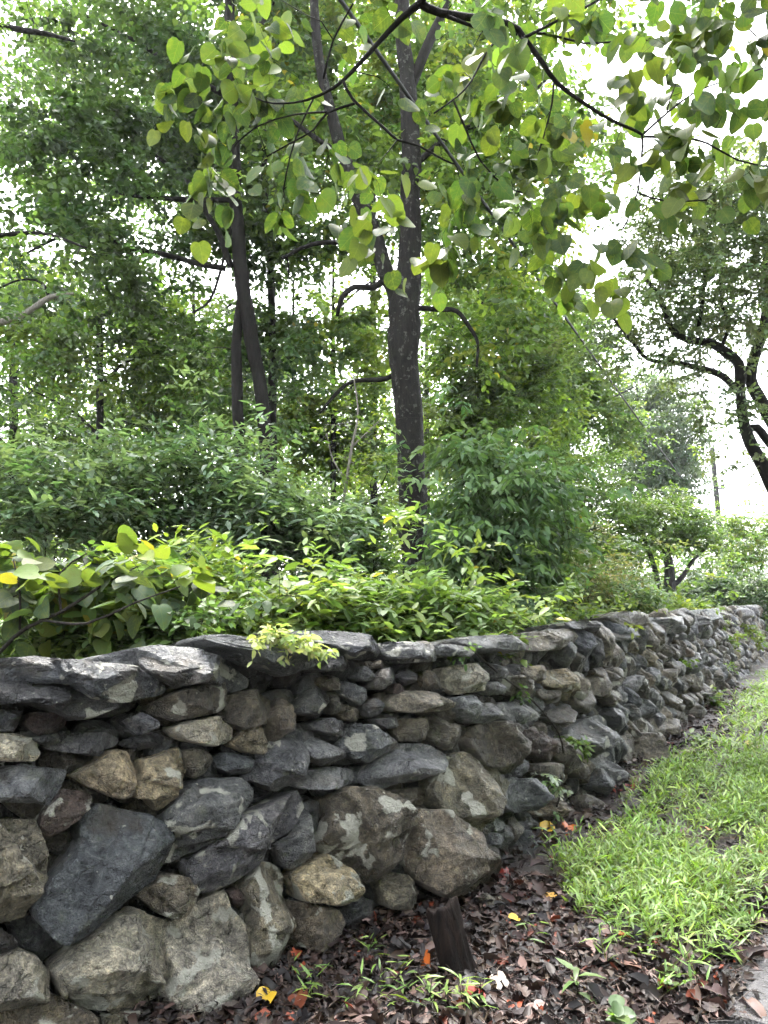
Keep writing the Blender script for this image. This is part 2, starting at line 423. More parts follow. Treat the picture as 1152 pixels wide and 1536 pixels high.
# ================================================================== STONES
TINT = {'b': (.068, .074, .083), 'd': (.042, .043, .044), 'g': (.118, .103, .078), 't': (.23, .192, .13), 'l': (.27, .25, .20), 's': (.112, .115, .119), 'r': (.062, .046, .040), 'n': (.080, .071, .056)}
def stone_geo(P, O, U, V, W, prot, depth, nth, seed, kind, lich, bulge=.3, slate=None, back=.72, roundn=.045, up=True, wedge=None):
    rng = np.random.default_rng(seed)
    P = np.asarray(P, float)
    x, y = P[:, 0], P[:, 1]; x2, y2 = np.roll(x, -1), np.roll(y, -1)
    cr = x * y2 - x2 * y; A = cr.sum() / 2
    if abs(A) < 1e-5: return None
    c = np.array([((x + x2) * cr).sum(), ((y + y2) * cr).sum()]) / (6 * A)
    P = P - c; size = math.sqrt(abs(A))
    if wedge is None: wedge = up and (np.ptp(P[:, 0]) > 1.7 * np.ptp(P[:, 1])) and rng.uniform() < .7
    th = np.arange(nth) * 2 * np.pi / nth; dr = np.stack([np.cos(th), np.sin(th)], -1)
    a = P; e = np.roll(P, -1, 0) - P
    den = dr[:, None, 0] * e[None, :, 1] - dr[:, None, 1] * e[None, :, 0]
    den = np.where(np.abs(den) < 1e-12, 1e-12, den)
    tt = (a[None, :, 0] * e[None, :, 1] - a[None, :, 1] * e[None, :, 0]) / den
    uu = (a[None, :, 0] * dr[:, None, 1] - a[None, :, 1] * dr[:, None, 0]) / den
    Rr = np.where((uu >= -1e-6) & (uu <= 1 + 1e-6) & (tt > 0), tt, 0).max(1)
    Rr = np.maximum(Rr, size * .12)
    Rr = (np.roll(Rr, 1) + 4 * Rr + np.roll(Rr, -1)) / 6
    q = np.stack([dr[:, 0] * 2.6, dr[:, 1] * 2.6, np.full(nth, seed * .37)], -1)
    Rr = Rr * (1 + roundn * 1.6 * fbm(q, seed, 3) + roundn * .9 * fbm(q * 4, seed + 3, 2))
    nr = max(6, nth // (4 if nth > 70 else 5))
    rr = np.linspace(0, 1, nr + 1)[1:] ** .8
    p = rr[:, None, None] * Rr[None, :, None] * dr[None]
    p = np.concatenate([np.zeros((1, 1, 2)) + np.zeros((1, nth, 1)), p], 0); rr = np.concatenate([[0], rr])
    b = bulge * size
    h = np.full(p.shape[:2], b * rng.uniform(.65, .95)) + (p @ rng.normal(0, .2, 2))
    vt, vb = P[:, 1].max(), P[:, 1].min(); wd = (P[:, 0].max() - P[:, 0].min()) / (vt - vb)
    if up:
        k1, k2 = (rng.uniform(.9, 1.6), rng.uniform(1.6, 2.6)) if wedge else (rng.uniform(.35, 1.1), rng.uniform(.6, 1.5))
        m1 = rng.uniform(-.35, .0) if wedge else rng.uniform(-.1, .4)
        tl = rng.normal(0, .18)
        h = np.minimum(h, b * .85 - k1 * (p[..., 1] + tl * p[..., 0] - m1 * vt)); h = np.minimum(h, b * .85 + k2 * (p[..., 1] + tl * p[..., 0] - vb * rng.uniform(.25, .6)))
    for k in range(rng.integers(2, 6)):
        f = rng.uniform(0, 2 * np.pi); sl = rng.uniform(.15, 1.3); cc = b * rng.uniform(.5, .95) + sl * size * rng.uniform(.0, .22)
        h = np.minimum(h, cc - sl * (p @ np.array([math.cos(f), math.sin(f)])))
    # broken steps: flat flakes missing from the face
    for k in range(rng.integers(2, 6)):
        f = rng.uniform(0, 2 * np.pi); e_ = p @ np.array([math.cos(f), math.sin(f)]) + size * .06 * fbm(np.concatenate([p * (5 / size), p[..., :1] * 0 + k], -1), seed + k, 2)
        h = h - b * rng.uniform(.12, .38) * np.clip((e_ - size * rng.uniform(.05, .35)) / (.02 * size), 0, 1)
    rim = b * 1.1 * np.sqrt(np.clip(1 - rr ** 11, 0, 1))[:, None]
    h = np.minimum(h, rim); h = np.maximum(h, -.25 * depth)
    lay = [p]; hs = [h]; sc = [np.broadcast_to(rr[:, None], h.shape)]
    for dep, s_ in ((.1, 1.0), (.3, .985), (.6, .9), (1.0, back)):
        lay.append((Rr[:, None] * dr * s_)[None]); hs.append(np.minimum(h[-1:], 0) - dep * depth)
    p = np.concatenate(lay, 0); h = np.concatenate(hs, 0)
    W3 = O + (p[..., 0] + c[0])[..., None] * U + (p[..., 1] + c[1])[..., None] * V + (h + prot)[..., None] * W
    sd = np.array([seed * 3.1 % 50, seed * 1.7 % 50, seed * .9 % 50])
    n1 = fbm(W3 * (2.2 / size) + sd, 11, 3); n2 = fbm(W3 * 22 + sd, 12, 3)
    n3 = fbm(W3 * 60 + sd, 14, 2)
    disp = n1 * size * .035 + n2 * .011 + n3 * .005
    if slate is None: slate = kind in 'bsd' and rng.uniform() < .75
    rg = 1 - np.abs(fbm(W3 * (3.2 / max(size, .12)) + sd, 21, 3)) * 2
    if slate:
        f = rng.uniform(-.5, .5); ld = -math.sin(f) * U + math.cos(f) * V + rng.uniform(.2, .9) * W
        qv = (W3 @ ld) * rng.uniform(16, 30) + 2.6 * fbm(W3 * np.array([4, 4, 7]) + sd, 4, 3)
        fr = qv - np.floor(qv)
        am = .012 * np.clip(.5 + 1.3 * fbm(W3 * 6 + sd, 71, 2), 0, 1.2)
        disp = disp + (np.where(fr < .85, fr / .85, (1 - fr) / .15) - .5) * am + (rg - .5) * size * .02
    else:
        disp = disp + (rg - .5) * size * .05
    W3 = W3 + disp[..., None] * W
    rad = fbm(W3 * 9 + sd, 41, 2)[..., None] * .012
    W3 = W3 + rad * (unit(p[..., 0:1] + 1e-9) * 0 + 1) * ((p[..., 0] / size)[..., None] * U + (p[..., 1] / size)[..., None] * V)
    m = len(W3)
    Vv = np.concatenate([W3[0, :1], W3[1:].reshape(-1, 3), (W3[-1].mean(0))[None]], 0)
    jj = np.arange(nth); jn = (jj + 1) % nth
    T = [np.stack([np.zeros(nth, int), 1 + jj, 1 + jn], -1)]
    i = np.arange(m - 2)[:, None] * nth + 1
    Qs = np.stack([i + jj, i + nth + jj, i + nth + jn, i + jn], -1).reshape(-1, 4)
    last = 1 + (m - 2) * nth; T.append(np.stack([np.full(nth, len(Vv) - 1), last + jn, last + jj], -1))
    col = 1.22 * np.array(TINT[kind]) * math.exp(rng.normal(0, .2)) * (1 + rng.normal(0, .015, 3))
    tint = np.tile(np.append(col, rng.uniform(0, 1)), (len(Vv), 1))
    return Vv, np.vstack(T), Qs, tint, np.full(len(Vv), lich)

def cropA(p): return [(x / 2.4925, y / 2.4925 + 920) for x, y in p]
def cropB(p): return [(x / 2.4925 + 300, y / 2.4925 + 920) for x, y in p]
def cropC(p): return [(x / 2.087 + 600, y / 2.087 + 880) for x, y in p]
def cropD(p): return [(x / 3.0968 + 780, y / 3.0968 + 880) for x, y in p]
ST = []   # (pixels, kind, lichen, protrusion)
def A(k, l, pr, *p): ST.append((cropA(p), k, l, pr))
def B(k, l, pr, *p): ST.append((cropB(p), k, l, pr))
def C(k, l, pr, *p): ST.append((cropC(p), k, l, pr))
def D(k, l, pr, *p): ST.append((cropD(p), k, l, pr))
A('n', .8, .02, (560, 365), (630, 300), (740, 270), (850, 235), (858, 340), (820, 370), (660, 405))
A('r', .0, .0, (95, 415), (120, 370), (200, 368), (275, 405), (230, 445), (150, 460))
A('l', .9, .03, (-80, 450), (60, 448), (150, 470), (165, 520), (150, 555), (40, 555), (-60, 545))
A('s', .0, .0, (180, 500), (300, 445), (420, 445), (480, 475), (460, 495), (380, 535), (260, 520))
A('d', .3, -.02, (65, 440), (170, 440), (310, 435), (250, 480), (200, 500), (110, 470))
A('s', .3, .01, (475, 400), (540, 370), (595, 400), (595, 425), (530, 460))
A('l', .7, .02, (630, 440), (700, 405), (810, 385), (875, 430), (870, 480), (800, 498), (690, 475))
A('d', .0, -.02, (470, 490), (530, 460), (600, 440), (650, 465), (640, 480), (540, 515))
A('t', .1, .03, (280, 610), (370, 555), (450, 505), (495, 520), (525, 590), (490, 680), (450, 695), (340, 650))
A('t', .5, .03, (515, 640), (540, 550), (690, 500), (715, 590), (670, 670), (640, 700), (600, 745), (560, 700), (500, 690))
A('g', .0, .0, (695, 515), (770, 505), (808, 550), (790, 590), (740, 615), (715, 590))
A('b', .0, .0, (815, 540), (880, 520), (960, 540), (945, 600), (880, 608), (830, 580))
A('s', .1, .03, (-90, 600), (90, 565), (275, 590), (215, 725), (130, 710), (-80, 705))
A('r', .9, .0, (155, 780), (240, 655), (370, 675), (345, 720), (250, 810), (170, 870))
A('g', .5, .05, (-90, 790), (60, 772), (140, 770), (170, 860), (190, 930), (170, 1000), (100, 1140), (20, 1165), (-80, 1150))
A('b', .25, .07, (120, 1100), (190, 990), (310, 850), (310, 760), (380, 715), (500, 740), (580, 765), (640, 810), (630, 930), (590, 1000), (450, 1100), (320, 1190), (230, 1225), (170, 1190))
A('s', .75, .06, (605, 765), (690, 660), (750, 625), (890, 615), (935, 660), (930, 700), (870, 750), (800, 840), (740, 890), (650, 935), (625, 930))
A('s', .6, .05, (690, 950), (740, 900), (800, 845), (880, 760), (1000, 730), (1133, 660), (1165, 720), (1128, 800), (1018, 880), (950, 930), (850, 1010), (770, 1060), (735, 1050))
A('g', .9, .03, (525, 1060), (600, 990), (650, 975), (720, 990), (738, 1040), (700, 1130), (650, 1145), (600, 1125))
A('l', .7, .08, (180, 1330), (280, 1230), (430, 1130), (520, 1108), (635, 1160), (640, 1300), (620, 1440), (420, 1500), (230, 1460))
A('l', .7, .08, (630, 1170), (760, 1080), (850, 1030), (870, 1090), (950, 1190), (910, 1260), (910, 1420), (880, 1640), (640, 1660), (600, 1400))
A('l', .6, .05, (-60, 1300), (80, 1260), (140, 1280), (180, 1340), (170, 1440), (0, 1480), (-70, 1420))
A('d', .0, .0, (-60, 1190), (0, 1175), (75, 1230), (60, 1270), (-50, 1285))
A('d', .0, -.06, (70, 1130), (130, 1150), (230, 1235), (285, 1215), (260, 1270), (180, 1330), (100, 1260))  # a gap between stones: its shade painted as a sunken dark piece
A('g', .5, .05, (-80, 1500), (180, 1420), (330, 1480), (360, 1680), (-60, 1720))
A('g', .5, .05, (370, 1500), (600, 1460), (640, 1700), (400, 1740))
A('b', .0, .02, (0, 360), (90, 365), (85, 420), (60, 445), (0, 440), (-60, 400))
B('t', .6, .03, (120, 490), (200, 400), (245, 410), (252, 520), (235, 530), (180, 520))
B('n', .3, .02, (110, 310), (220, 280), (290, 320), (290, 370), (250, 410), (150, 440), (85, 390))
B('g', .2, .02, (250, 400), (330, 300), (370, 400), (350, 440), (270, 490), (250, 450))
B('s', .2, .03, (180, 620), (240, 500), (330, 440), (400, 430), (415, 480), (390, 560), (350, 640), (300, 670))
B('d', .1, .0, (350, 370), (440, 280), (500, 290), (495, 370), (460, 395), (430, 385))
B('g', .1, .02, (455, 240), (500, 225), (540, 250), (530, 285), (490, 290), (460, 270))
B('s', .2, .01, (525, 290), (550, 250), (620, 280), (630, 330), (600, 345))
B('n', .1, .0, (498, 290), (522, 290), (527, 370), (503, 380))
B('g', .1, .0, (520, 350), (540, 330), (600, 360), (600, 405), (560, 400))
B('s', .2, .02, (620, 345), (650, 315), (695, 340), (680, 370), (640, 388))
B('s', .2, .02, (400, 420), (490, 390), (550, 405), (570, 465), (500, 455))
B('s', .2, .03, (395, 490), (450, 460), (520, 500), (565, 540), (490, 572), (410, 545))
B('s', .2, .02, (375, 620), (420, 590), (520, 572), (600, 585), (610, 620), (570, 655), (450, 660), (380, 660))
B('s', .6, .03, (540, 500), (580, 415), (640, 415), (735, 480), (735, 500), (630, 560), (580, 545))
B('d', .3, .02, (640, 395), (740, 390), (765, 420), (700, 435))
B('l', .5, .06, (705, 345), (760, 290), (870, 290), (955, 345), (950, 358), (830, 372), (740, 365))
B('s', .3, .02, (595, 240), (610, 190), (660, 240), (620, 255))
B('s', .2, .01, (641, 270), (680, 210), (745, 195), (740, 240), (690, 285), (650, 285))
B('s', .2, .01, (750, 235), (800, 205), (840, 240), (790, 270))
B('r', .0, .0, (735, 300), (745, 260), (785, 280), (775, 300))
B('g', .2, .0, (835, 240), (860, 210), (925, 240), (920, 280), (860, 285))
B('n', .1, .02, (740, 440), (770, 395), (840, 390), (880, 440), (860, 480), (770, 480))
B('n', .2, .02, (840, 390), (900, 380), (1000, 450), (990, 495), (930, 515), (880, 470))
B('s', .3, .06, (610, 620), (690, 540), (740, 490), (850, 485), (935, 530), (900, 575), (790, 625), (690, 660), (630, 645))
B('g', .1, .0, (710, 665), (850, 655), (875, 690), (860, 720), (760, 725))
B('g', .85, .06, (440, 870), (470, 790), (480, 690), (560, 655), (640, 645), (720, 690), (768, 745), (735, 850), (725, 920), (680, 985), (600, 1035), (560, 960), (490, 910))
B('s', .1, .02, (285, 880), (350, 840), (420, 710), (475, 705), (470, 800), (430, 890), (350, 960), (320, 950))
B('t', .85, .06, (340, 990), (400, 940), (490, 900), (560, 960), (585, 1050), (580, 1075), (490, 1085), (380, 1075))
B('g', .4, .02, (680, 1010), (730, 970), (790, 980), (830, 1040), (825, 1090), (770, 1110), (690, 1100))
B('g', .85, .05, (150, 1030), (230, 920), (310, 950), (335, 980), (330, 1060), (345, 1200), (240, 1340), (170, 1320), (180, 1100))
B('g', .15, .03, (345, 1080), (410, 1090), (500, 1100), (545, 1210), (450, 1300), (330, 1320), (270, 1310), (345, 1190))
B('r', .2, .0, (115, 1050), (180, 1020), (185, 1080), (165, 1115))
B('d', .0, -.03, (500, 1100), (600, 1060), (680, 1080), (640, 1160), (560, 1180))
B('n', .3, .0, (600, 180), (690, 175), (730, 185), (720, 200), (640, 205))
C('g', .5, .07, (0, 830), (10, 720), (60, 690), (150, 700), (230, 780), (225, 800), (285, 870), (300, 920), (220, 940), (150, 980), (100, 960), (60, 920))
C('g', .6, .04, (105, 630), (160, 545), (220, 515), (300, 560), (345, 610), (330, 700), (270, 775), (230, 770), (200, 740), (130, 690))
C('l', .4, .03, (160, 310), (165, 250), (230, 240), (270, 290), (265, 325), (200, 335))
C('t', .4, .03, (465, 275), (475, 260), (530, 255), (570, 310), (550, 360), (510, 320), (470, 310))
C('n', .2, .02, (435, 310), (500, 325), (535, 355), (490, 365))
C('g', .1, .02, (410, 250), (450, 245), (465, 280), (440, 300), (410, 280))
C('s', .6, .03, (310, 380), (350, 360), (400, 360), (410, 410), (370, 435), (320, 400))
C('n', .1, .02, (472, 400), (540, 370), (570, 375), (560, 420), (510, 435))
C('n', .1, .02, (560, 340), (600, 325), (610, 380), (590, 400), (555, 370))
C('n', .1, .04, (230, 480), (260, 430), (330, 420), (410, 470), (415, 520), (350, 590), (280, 560))
C('s', .3, .07, (515, 465), (600, 410), (640, 400), (660, 430), (640, 510), (600, 525), (560, 490))
C('s', .4, .06, (590, 560), (640, 525), (700, 570), (700, 610), (650, 620))
C('s', .2, .06, (335, 680), (360, 600), (430, 600), (470, 630), (440, 690), (380, 710))
C('n', .3, .05, (690, 470), (790, 450), (830, 480), (820, 510), (740, 560), (690, 530))
C('s', .1, .02, (735, 370), (770, 335), (800, 380), (780, 420), (740, 400))
C('n', .1, .02, (610, 285), (640, 275), (665, 320), (640, 350), (610, 330))
C('n', .1, .02, (640, 260), (690, 250), (700, 310), (670, 320))
C('s', .1, .03, (700, 290), (730, 275), (755, 300), (740, 330), (700, 325))
C('s', .4, .02, (180, 345), (250, 335), (265, 390), (230, 420), (195, 385))
C('s', .4, .03, (270, 300), (320, 295), (335, 330), (290, 340))
C('n', .3, .03, (330, 280), (400, 275), (430, 340), (380, 350), (335, 320))
C('r', .5, .02, (420, 440), (480, 470), (505, 550), (470, 560), (420, 500))
C('n', .3, .03, (420, 560), (480, 550), (530, 580), (510, 610), (450, 600))
C('n', .1, .03, (480, 480), (515, 470), (560, 560), (540, 590), (505, 540))
C('n', .1, .02, (565, 530), (590, 600), (565, 600), (540, 560))
C('g', .3, .0, (425, 650), (500, 640), (560, 680), (590, 720), (480, 720), (440, 700))
C('s', .3, .03, (215, 390), (290, 360), (310, 400), (280, 430), (230, 425))
C('d', .1, .02, (240, 225), (330, 250), (350, 285), (290, 290), (250, 260))
D('g', .2, .03, (600, 620), (700, 610), (770, 660), (760, 700), (680, 690), (620, 660))
D('n', .2, .03, (750, 530), (820, 510), (850, 600), (830, 630), (760, 610))
D('n', .2, .03, (830, 510), (880, 530), (920, 580), (880, 600), (850, 580))
D('n', .2, .02, (670, 490), (740, 480), (750, 560), (700, 560))
D('s', .2, .02, (540, 510), (590, 495), (630, 570), (610, 620), (560, 600))
D('n', .1, .02, (390, 390), (450, 370), (480, 440), (470, 480), (400, 470))
D('s', .2, .02, (480, 430), (540, 410), (570, 470), (520, 490))
D('s', .2, .03, (740, 320), (820, 300), (830, 370), (800, 410), (760, 370))
D('n', .2, .02, (640, 390), (700, 380), (740, 440), (700, 470))
D('n', .1, .02, (830, 390), (890, 360), (940, 430), (960, 490), (890, 480), (850, 440))
D('n', .1, .02, (810, 430), (860, 440), (900, 500), (880, 520), (820, 490))
# capstones: slabs lying along the top
CP_ = []
def cA(k, l, pr, *p): CP_.append((cropA(p), k, l, pr))
def cB(k, l, pr, *p): CP_.append((cropB(p), k, l, pr))
def cC(k, l, pr, *p): CP_.append((cropC(p), k, l, pr))
def cD(k, l, pr, *p): CP_.append((cropD(p), k, l, pr))
cA('b', .8, .13, (-150, 178), (130, 165), (300, 182), (480, 205), (640, 275), (600, 308), (450, 335), (320, 330), (240, 268), (100, 260), (-130, 270))
cA('d', .3, .09, (-130, 262), (90, 250), (240, 265), (320, 325), (450, 340), (400, 365), (300, 400), (230, 385), (100, 335), (-130, 345))
cA('s', .95, .08, (310, 170), (450, 140), (600, 110), (720, 130), (860, 180), (960, 240), (950, 280), (870, 300), (760, 250), (740, 265), (640, 270), (520, 215), (440, 195))
cA('d', .4, .09, (520, 170), (590, 150), (700, 200), (730, 245), (700, 265), (640, 280), (540, 215))
cB('b', .3, .12, (-95, 80), (100, 85), (250, 100), (450, 150), (455, 175), (380, 205), (310, 235), (200, 195), (100, 135), (0, 110))
cB('b', .5, .06, (330, 60), (450, 55), (600, 75), (690, 110), (735, 160), (690, 172), (560, 170), (460, 115))
cB('s', .5, .08, (690, 105), (800, 110), (890, 170), (870, 185), (700, 165))
cB('s', .6, .05, (840, 115), (960, 120), (1000, 140), (990, 165), (880, 160))
cB('d', .1, .06, (385, 205), (455, 155), (560, 160), (558, 215), (440, 218))
cC('s', .4, .08, (-20, 185), (80, 178), (140, 215), (100, 235), (0, 240))
cC('s', .3, .09, (100, 178), (190, 158), (330, 158), (425, 190), (415, 212), (350, 208), (220, 203))
cC('n', .2, .04, (380, 165), (430, 138), (540, 132), (550, 170), (510, 195), (430, 205))
cC('s', .5, .08, (330, 148), (400, 122), (470, 110), (560, 112), (640, 128), (720, 122), (700, 140), (600, 140), (540, 132), (430, 140))
cC('n', .3, .06, (600, 105), (650, 88), (720, 78), (780, 90), (812, 125), (770, 132), (700, 120))
cC('s', .5, .10, (700, 125), (790, 98), (870, 95), (910, 128), (900, 150), (805, 147), (740, 140))
cC('s', .5, .08, (650, 160), (700, 130), (745, 155), (700, 168))
cC('s', .4, .08, (850, 90), (910, 85), (960, 105), (1000, 125), (960, 130), (910, 118))
cC('s', .3, .06, (930, 75), (980, 70), (1010, 95), (980, 108), (945, 95))
cC('s', .4, .08, (1000, 82), (1050, 70), (1110, 80), (1090, 98), (1030, 100))

wall = empty('dry_stone_wall', 'long dry stone wall of grey slate and boulders with flat cap slabs', 'stone wall')
pieces = []   # (pixel area, name, geo)
def poly_area(p):
    p = np.asarray(p); x, y = p[:, 0], p[:, 1]
    return abs((x * np.roll(y, -1) - np.roll(x, -1) * y).sum()) / 2
polys_px = []
def add_traced(px, kind, lich, prot, name, seed):
    pts = []
    for x, y in px:
        hz = wall_hit(x, y)
        if hz is None: return
        pts.append(hz)
    pts = np.array(pts); c = pts.mean(0)
    t, n = frame_at(c[0]); U = np.array([t[0], t[1], 0]); Vv = unit(np.array([-n[0] * BATTER, -n[1] * BATTER, 1.0])); W = np.cross(U, Vv)
    O = wall_pt(c[0], c[1])
    w3 = np.array([wall_pt(s, z) for s, z in pts]) - O
    P = np.stack([w3 @ U, w3 @ Vv], -1)
    if (P[:, 0] * np.roll(P[:, 1], -1) - np.roll(P[:, 0], -1) * P[:, 1]).sum() < 0: P = P[::-1]
    ap = poly_area(px); nth = int(np.clip(math.sqrt(ap) * 1.25, 26, 150))
    size = math.sqrt(poly_area(P))
    if name == 'capstone':
        gk = stone_geo(P, O, U, Vv, W, prot, .62, nth, seed, kind, lich, .24, slate=kind != 'n', back=.85, roundn=.05, wedge=True)
    else:
        gk = stone_geo(P, O, U, Vv, W, prot - .01, min(.34, .1 + size), nth, seed, kind, lich, .34)
    pieces.append((ap, name, gk)); polys_px.append(np.array(px))
for k, (px, kd, li, pr) in enumerate(ST): add_traced(px, kd, li, pr, 'stone', 100 + k)
for k, (px, kd, li, pr) in enumerate(CP_): add_traced(px, kd, li, pr, 'capstone', 400 + k)

def in_poly(pt, poly):
    x, y = pt; n = len(poly); r = False; j = n - 1
    for i in range(n):
        xi, yi = poly[i]; xj, yj = poly[j]
        if (yi > y) != (yj > y) and x < (xj - xi) * (y - yi) / (yj - yi) + xi: r = not r
        j = i
    return r
def voronoi(s0, s1, z0, z1, dx, dz, seed, jit=.42, shear=0.0, drop=0.0):
    rng = np.random.default_rng(seed); asp = dx / dz
    pts = []
    row = 0; z = z0
    while z < z1:
        for s in np.arange(s0 + (row % 2) * dx / 2, s1, dx):
            pts.append((s + rng.uniform(-jit, jit) * dx, z + rng.uniform(-jit, jit) * dz))
        z += dz; row += 1
    pts = np.array(pts); pts = pts[rng.uniform(0, 1, len(pts)) > drop]; Qp = pts * np.array([1, asp])
    cells = []
    for i, c in enumerate(Qp):
        dd = ((Qp - c) ** 2).sum(1); nb = np.argsort(dd)[1:15]
        poly = [c + dx * 1.4 * np.array([math.cos(a), math.sin(a)]) for a in np.arange(12) * math.pi / 6]
        for k in nb:
            mid = (c + Qp[k]) / 2; nrm = Qp[k] - c; out = []
            for a, b in zip(poly, poly[1:] + poly[:1]):
                da, db = (a - mid) @ nrm, (b - mid) @ nrm
                if da <= 0: out.append(a)
                if da * db < 0: out.append(a + (b - a) * (da / (da - db)))
            poly = out
            if len(poly) < 3: break
        if len(poly) >= 3:
            q = np.array(poly) / np.array([1, asp]); c_ = pts[i].copy()
            q[:, 0] -= shear * (q[:, 1] - .6); c_[0] -= shear * (c_[1] - .6)
            cells.append((c_, q))
    return cells
def add_cell(c, poly, prot, shrink, kind, lich, nth, seed, depth=.2, name='stone', ang=0.0, bulge=.34):
    t, n = frame_at(c[0]); U = np.array([t[0], t[1], 0]); Vv = unit(np.array([-n[0] * BATTER, -n[1] * BATTER, 1.0])); W = np.cross(U, Vv)
    P = (poly - c) * shrink
    if (P[:, 0] * np.roll(P[:, 1], -1) - np.roll(P[:, 0], -1) * P[:, 1]).sum() < 0: P = P[::-1]
    gk = stone_geo(P, wall_pt(c[0], c[1]), U, Vv, W, prot, depth, nth, seed, kind, lich, bulge, wedge=True if name == 'capstone' else None)
    if gk is None: return
    pq = project(wall_pt(np.full(len(poly), c[0]) + P[:, 0], np.full(len(poly), c[1]) + P[:, 1]))
    inside = (pq[:, 0].mean() > -50) and (pq[:, 0].mean() < 1200) and (pq[:, 1].mean() < 1560)
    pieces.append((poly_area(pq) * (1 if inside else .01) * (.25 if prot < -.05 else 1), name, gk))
s_l = wall_hit(-5, 1200)[0]; s_r = wall_hit(880, 1050)[0]
rk = np.random.default_rng(5)
KN = list('ssnnngbdgs')
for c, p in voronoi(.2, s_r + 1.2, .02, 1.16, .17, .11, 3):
    add_cell(c, p, -.10, .93, 'dnsd'[rk.integers(4)], .1, 20, 2000 + len(pieces), .12)  # recessed layer: mostly dark kinds, gap shade put into the tint
for c, p in voronoi(.1, 24, .04, 1.2, .20, .20, 8, .47, .6, .12):
    pc = project(wall_pt(c[0], c[1]))
    if c[0] > s_l + .05 and pc[0] < 1010 and any(in_poly(pc, q) for q in polys_px): continue
    if s_l - .1 < c[0] < s_r - .3: continue
    nth = 40 if c[0] < s_r + 3 else 26 if c[0] < s_r + 9 else 16
    add_cell(c, p, rk.uniform(-.05, .06), .93, KN[rk.integers(len(KN))], rk.uniform(0, .6), nth, 3000 + len(pieces), .24)
# cap slabs where none were traced (far end, and out of frame on the left)
s_far = wall_hit(1120, 918)
s_far = s_far[0] if s_far else 14
s = .1
while s < 26:
    w = rk.uniform(.45, .85)
    if s + w < s_l or s > s_far - .2:
        z = 1.25 + rk.uniform(-.03, .04); hh = rk.uniform(.07, .12)
        q = np.array([(-w / 2, -hh / 2), (-.2 * w, -hh * .6), (w / 2, -hh / 2 + .02), (w * .52, hh * .3), (w * .1, hh * .62), (-w * .4, hh / 2)])
        add_cell(np.array([s + w / 2, z]), q + np.array([s + w / 2, z]), .07, 1.04, 's', .4, 30, 5000 + len(pieces), .6, 'capstone', bulge=.15)
    s += w
pieces = [p for p in pieces if p[2] is not None]
names = [p for p in pieces if p[1] == 'stone']; names.sort(key=lambda p: -p[0])
caps = [p for p in pieces if p[1] == 'capstone']
for ap, nm, (V, T, Q, tint, li) in names[:100] + caps:
    mb = MB(); mb.add(V, T, Q, tint=tint, lich=li); mb.build(nm, M_STONE, wall)
mb = MB()
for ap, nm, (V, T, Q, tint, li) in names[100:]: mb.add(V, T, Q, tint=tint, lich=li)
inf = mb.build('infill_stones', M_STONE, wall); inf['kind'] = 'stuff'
# rubble core and back face
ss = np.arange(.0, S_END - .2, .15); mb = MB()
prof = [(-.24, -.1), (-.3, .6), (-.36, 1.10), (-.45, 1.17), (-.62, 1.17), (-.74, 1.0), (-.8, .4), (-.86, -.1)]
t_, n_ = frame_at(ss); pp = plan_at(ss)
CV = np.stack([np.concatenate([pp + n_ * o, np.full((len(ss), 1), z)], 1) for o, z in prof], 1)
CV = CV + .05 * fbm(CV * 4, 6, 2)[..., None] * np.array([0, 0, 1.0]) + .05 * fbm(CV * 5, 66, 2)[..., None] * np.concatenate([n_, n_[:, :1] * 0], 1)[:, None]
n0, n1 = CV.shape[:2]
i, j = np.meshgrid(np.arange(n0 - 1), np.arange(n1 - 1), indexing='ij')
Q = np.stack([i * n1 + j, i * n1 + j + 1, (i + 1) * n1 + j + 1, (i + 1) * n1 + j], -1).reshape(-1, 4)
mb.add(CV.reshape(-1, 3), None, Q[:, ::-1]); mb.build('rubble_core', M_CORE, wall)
# ================================================================== PLANTS
DK = [(.04, .075, .034), (.05, .092, .038), (.06, .108, .04)]
MD = [(.06, .105, .035), (.08, .135, .04), (.095, .16, .045)]
YG = [(.125, .19, .04), (.155, .22, .045), (.11, .175, .04), (.18, .225, .045)]
BL = [(.085, .14, .08), (.11, .165, .095), (.135, .195, .115)]
LG = [(.095, .155, .05), (.12, .19, .055), (.145, .21, .06), (.085, .14, .05)]
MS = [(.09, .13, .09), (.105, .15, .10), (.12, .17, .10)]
TN = [(.16, .17, .075), (.2, .19, .09), (.1, .13, .05)]
def wpts(pts, Y):
    out = []
    for p in pts:
        yy = p[2] if len(p) > 2 else Y
        out.append(at(p[0], p[1], yy))
    return np.array(out)
def sample_blobs(rng, blobs, n, Y, gap, gfreq, seed, shell=.45, rag=.3, sprig=.12, sprigl=.35):
    pts = []; vol = []
    B_ = []
    for b in blobs:
        px, py, rx, ry = b[:4]; rd = b[4] if len(b) > 4 else None; yy = b[5] if len(b) > 5 else Y
        c = at(px, py, yy); k = mpp(px, py, yy); r = np.array([rx * k, rd if rd else max(rx, ry) * k * .8, ry * k])
        B_.append((c, r)); vol.append(r[0] * r[2] * (r[1] ** .5))
    vol = np.array(vol); vol /= vol.sum()
    for (c, r), f in zip(B_, vol):
        m = int(n * f * 3) + 6
        d = unit(rng.normal(0, 1, (m, 3))); rad = rng.uniform(shell ** 3, 1, m) ** (1 / 3)
        rad *= 1 + rag * fbm(d * 2.6 + c, seed, 2)
        sp = rng.uniform(0, 1, m) < sprig
        p = c + d * rad[:, None] * r + (d * np.array([1, 1, .8]) + np.array([0, 0, .35])) * (sp * rng.exponential(sprigl, m))[:, None]
        if gap > 0: p = p[vnoise(p * gfreq, seed + 9) > gap]
        pts.append(p[:max(3, int(n * f))])
    p = np.concatenate(pts); return p[p[:, 2] > .06]
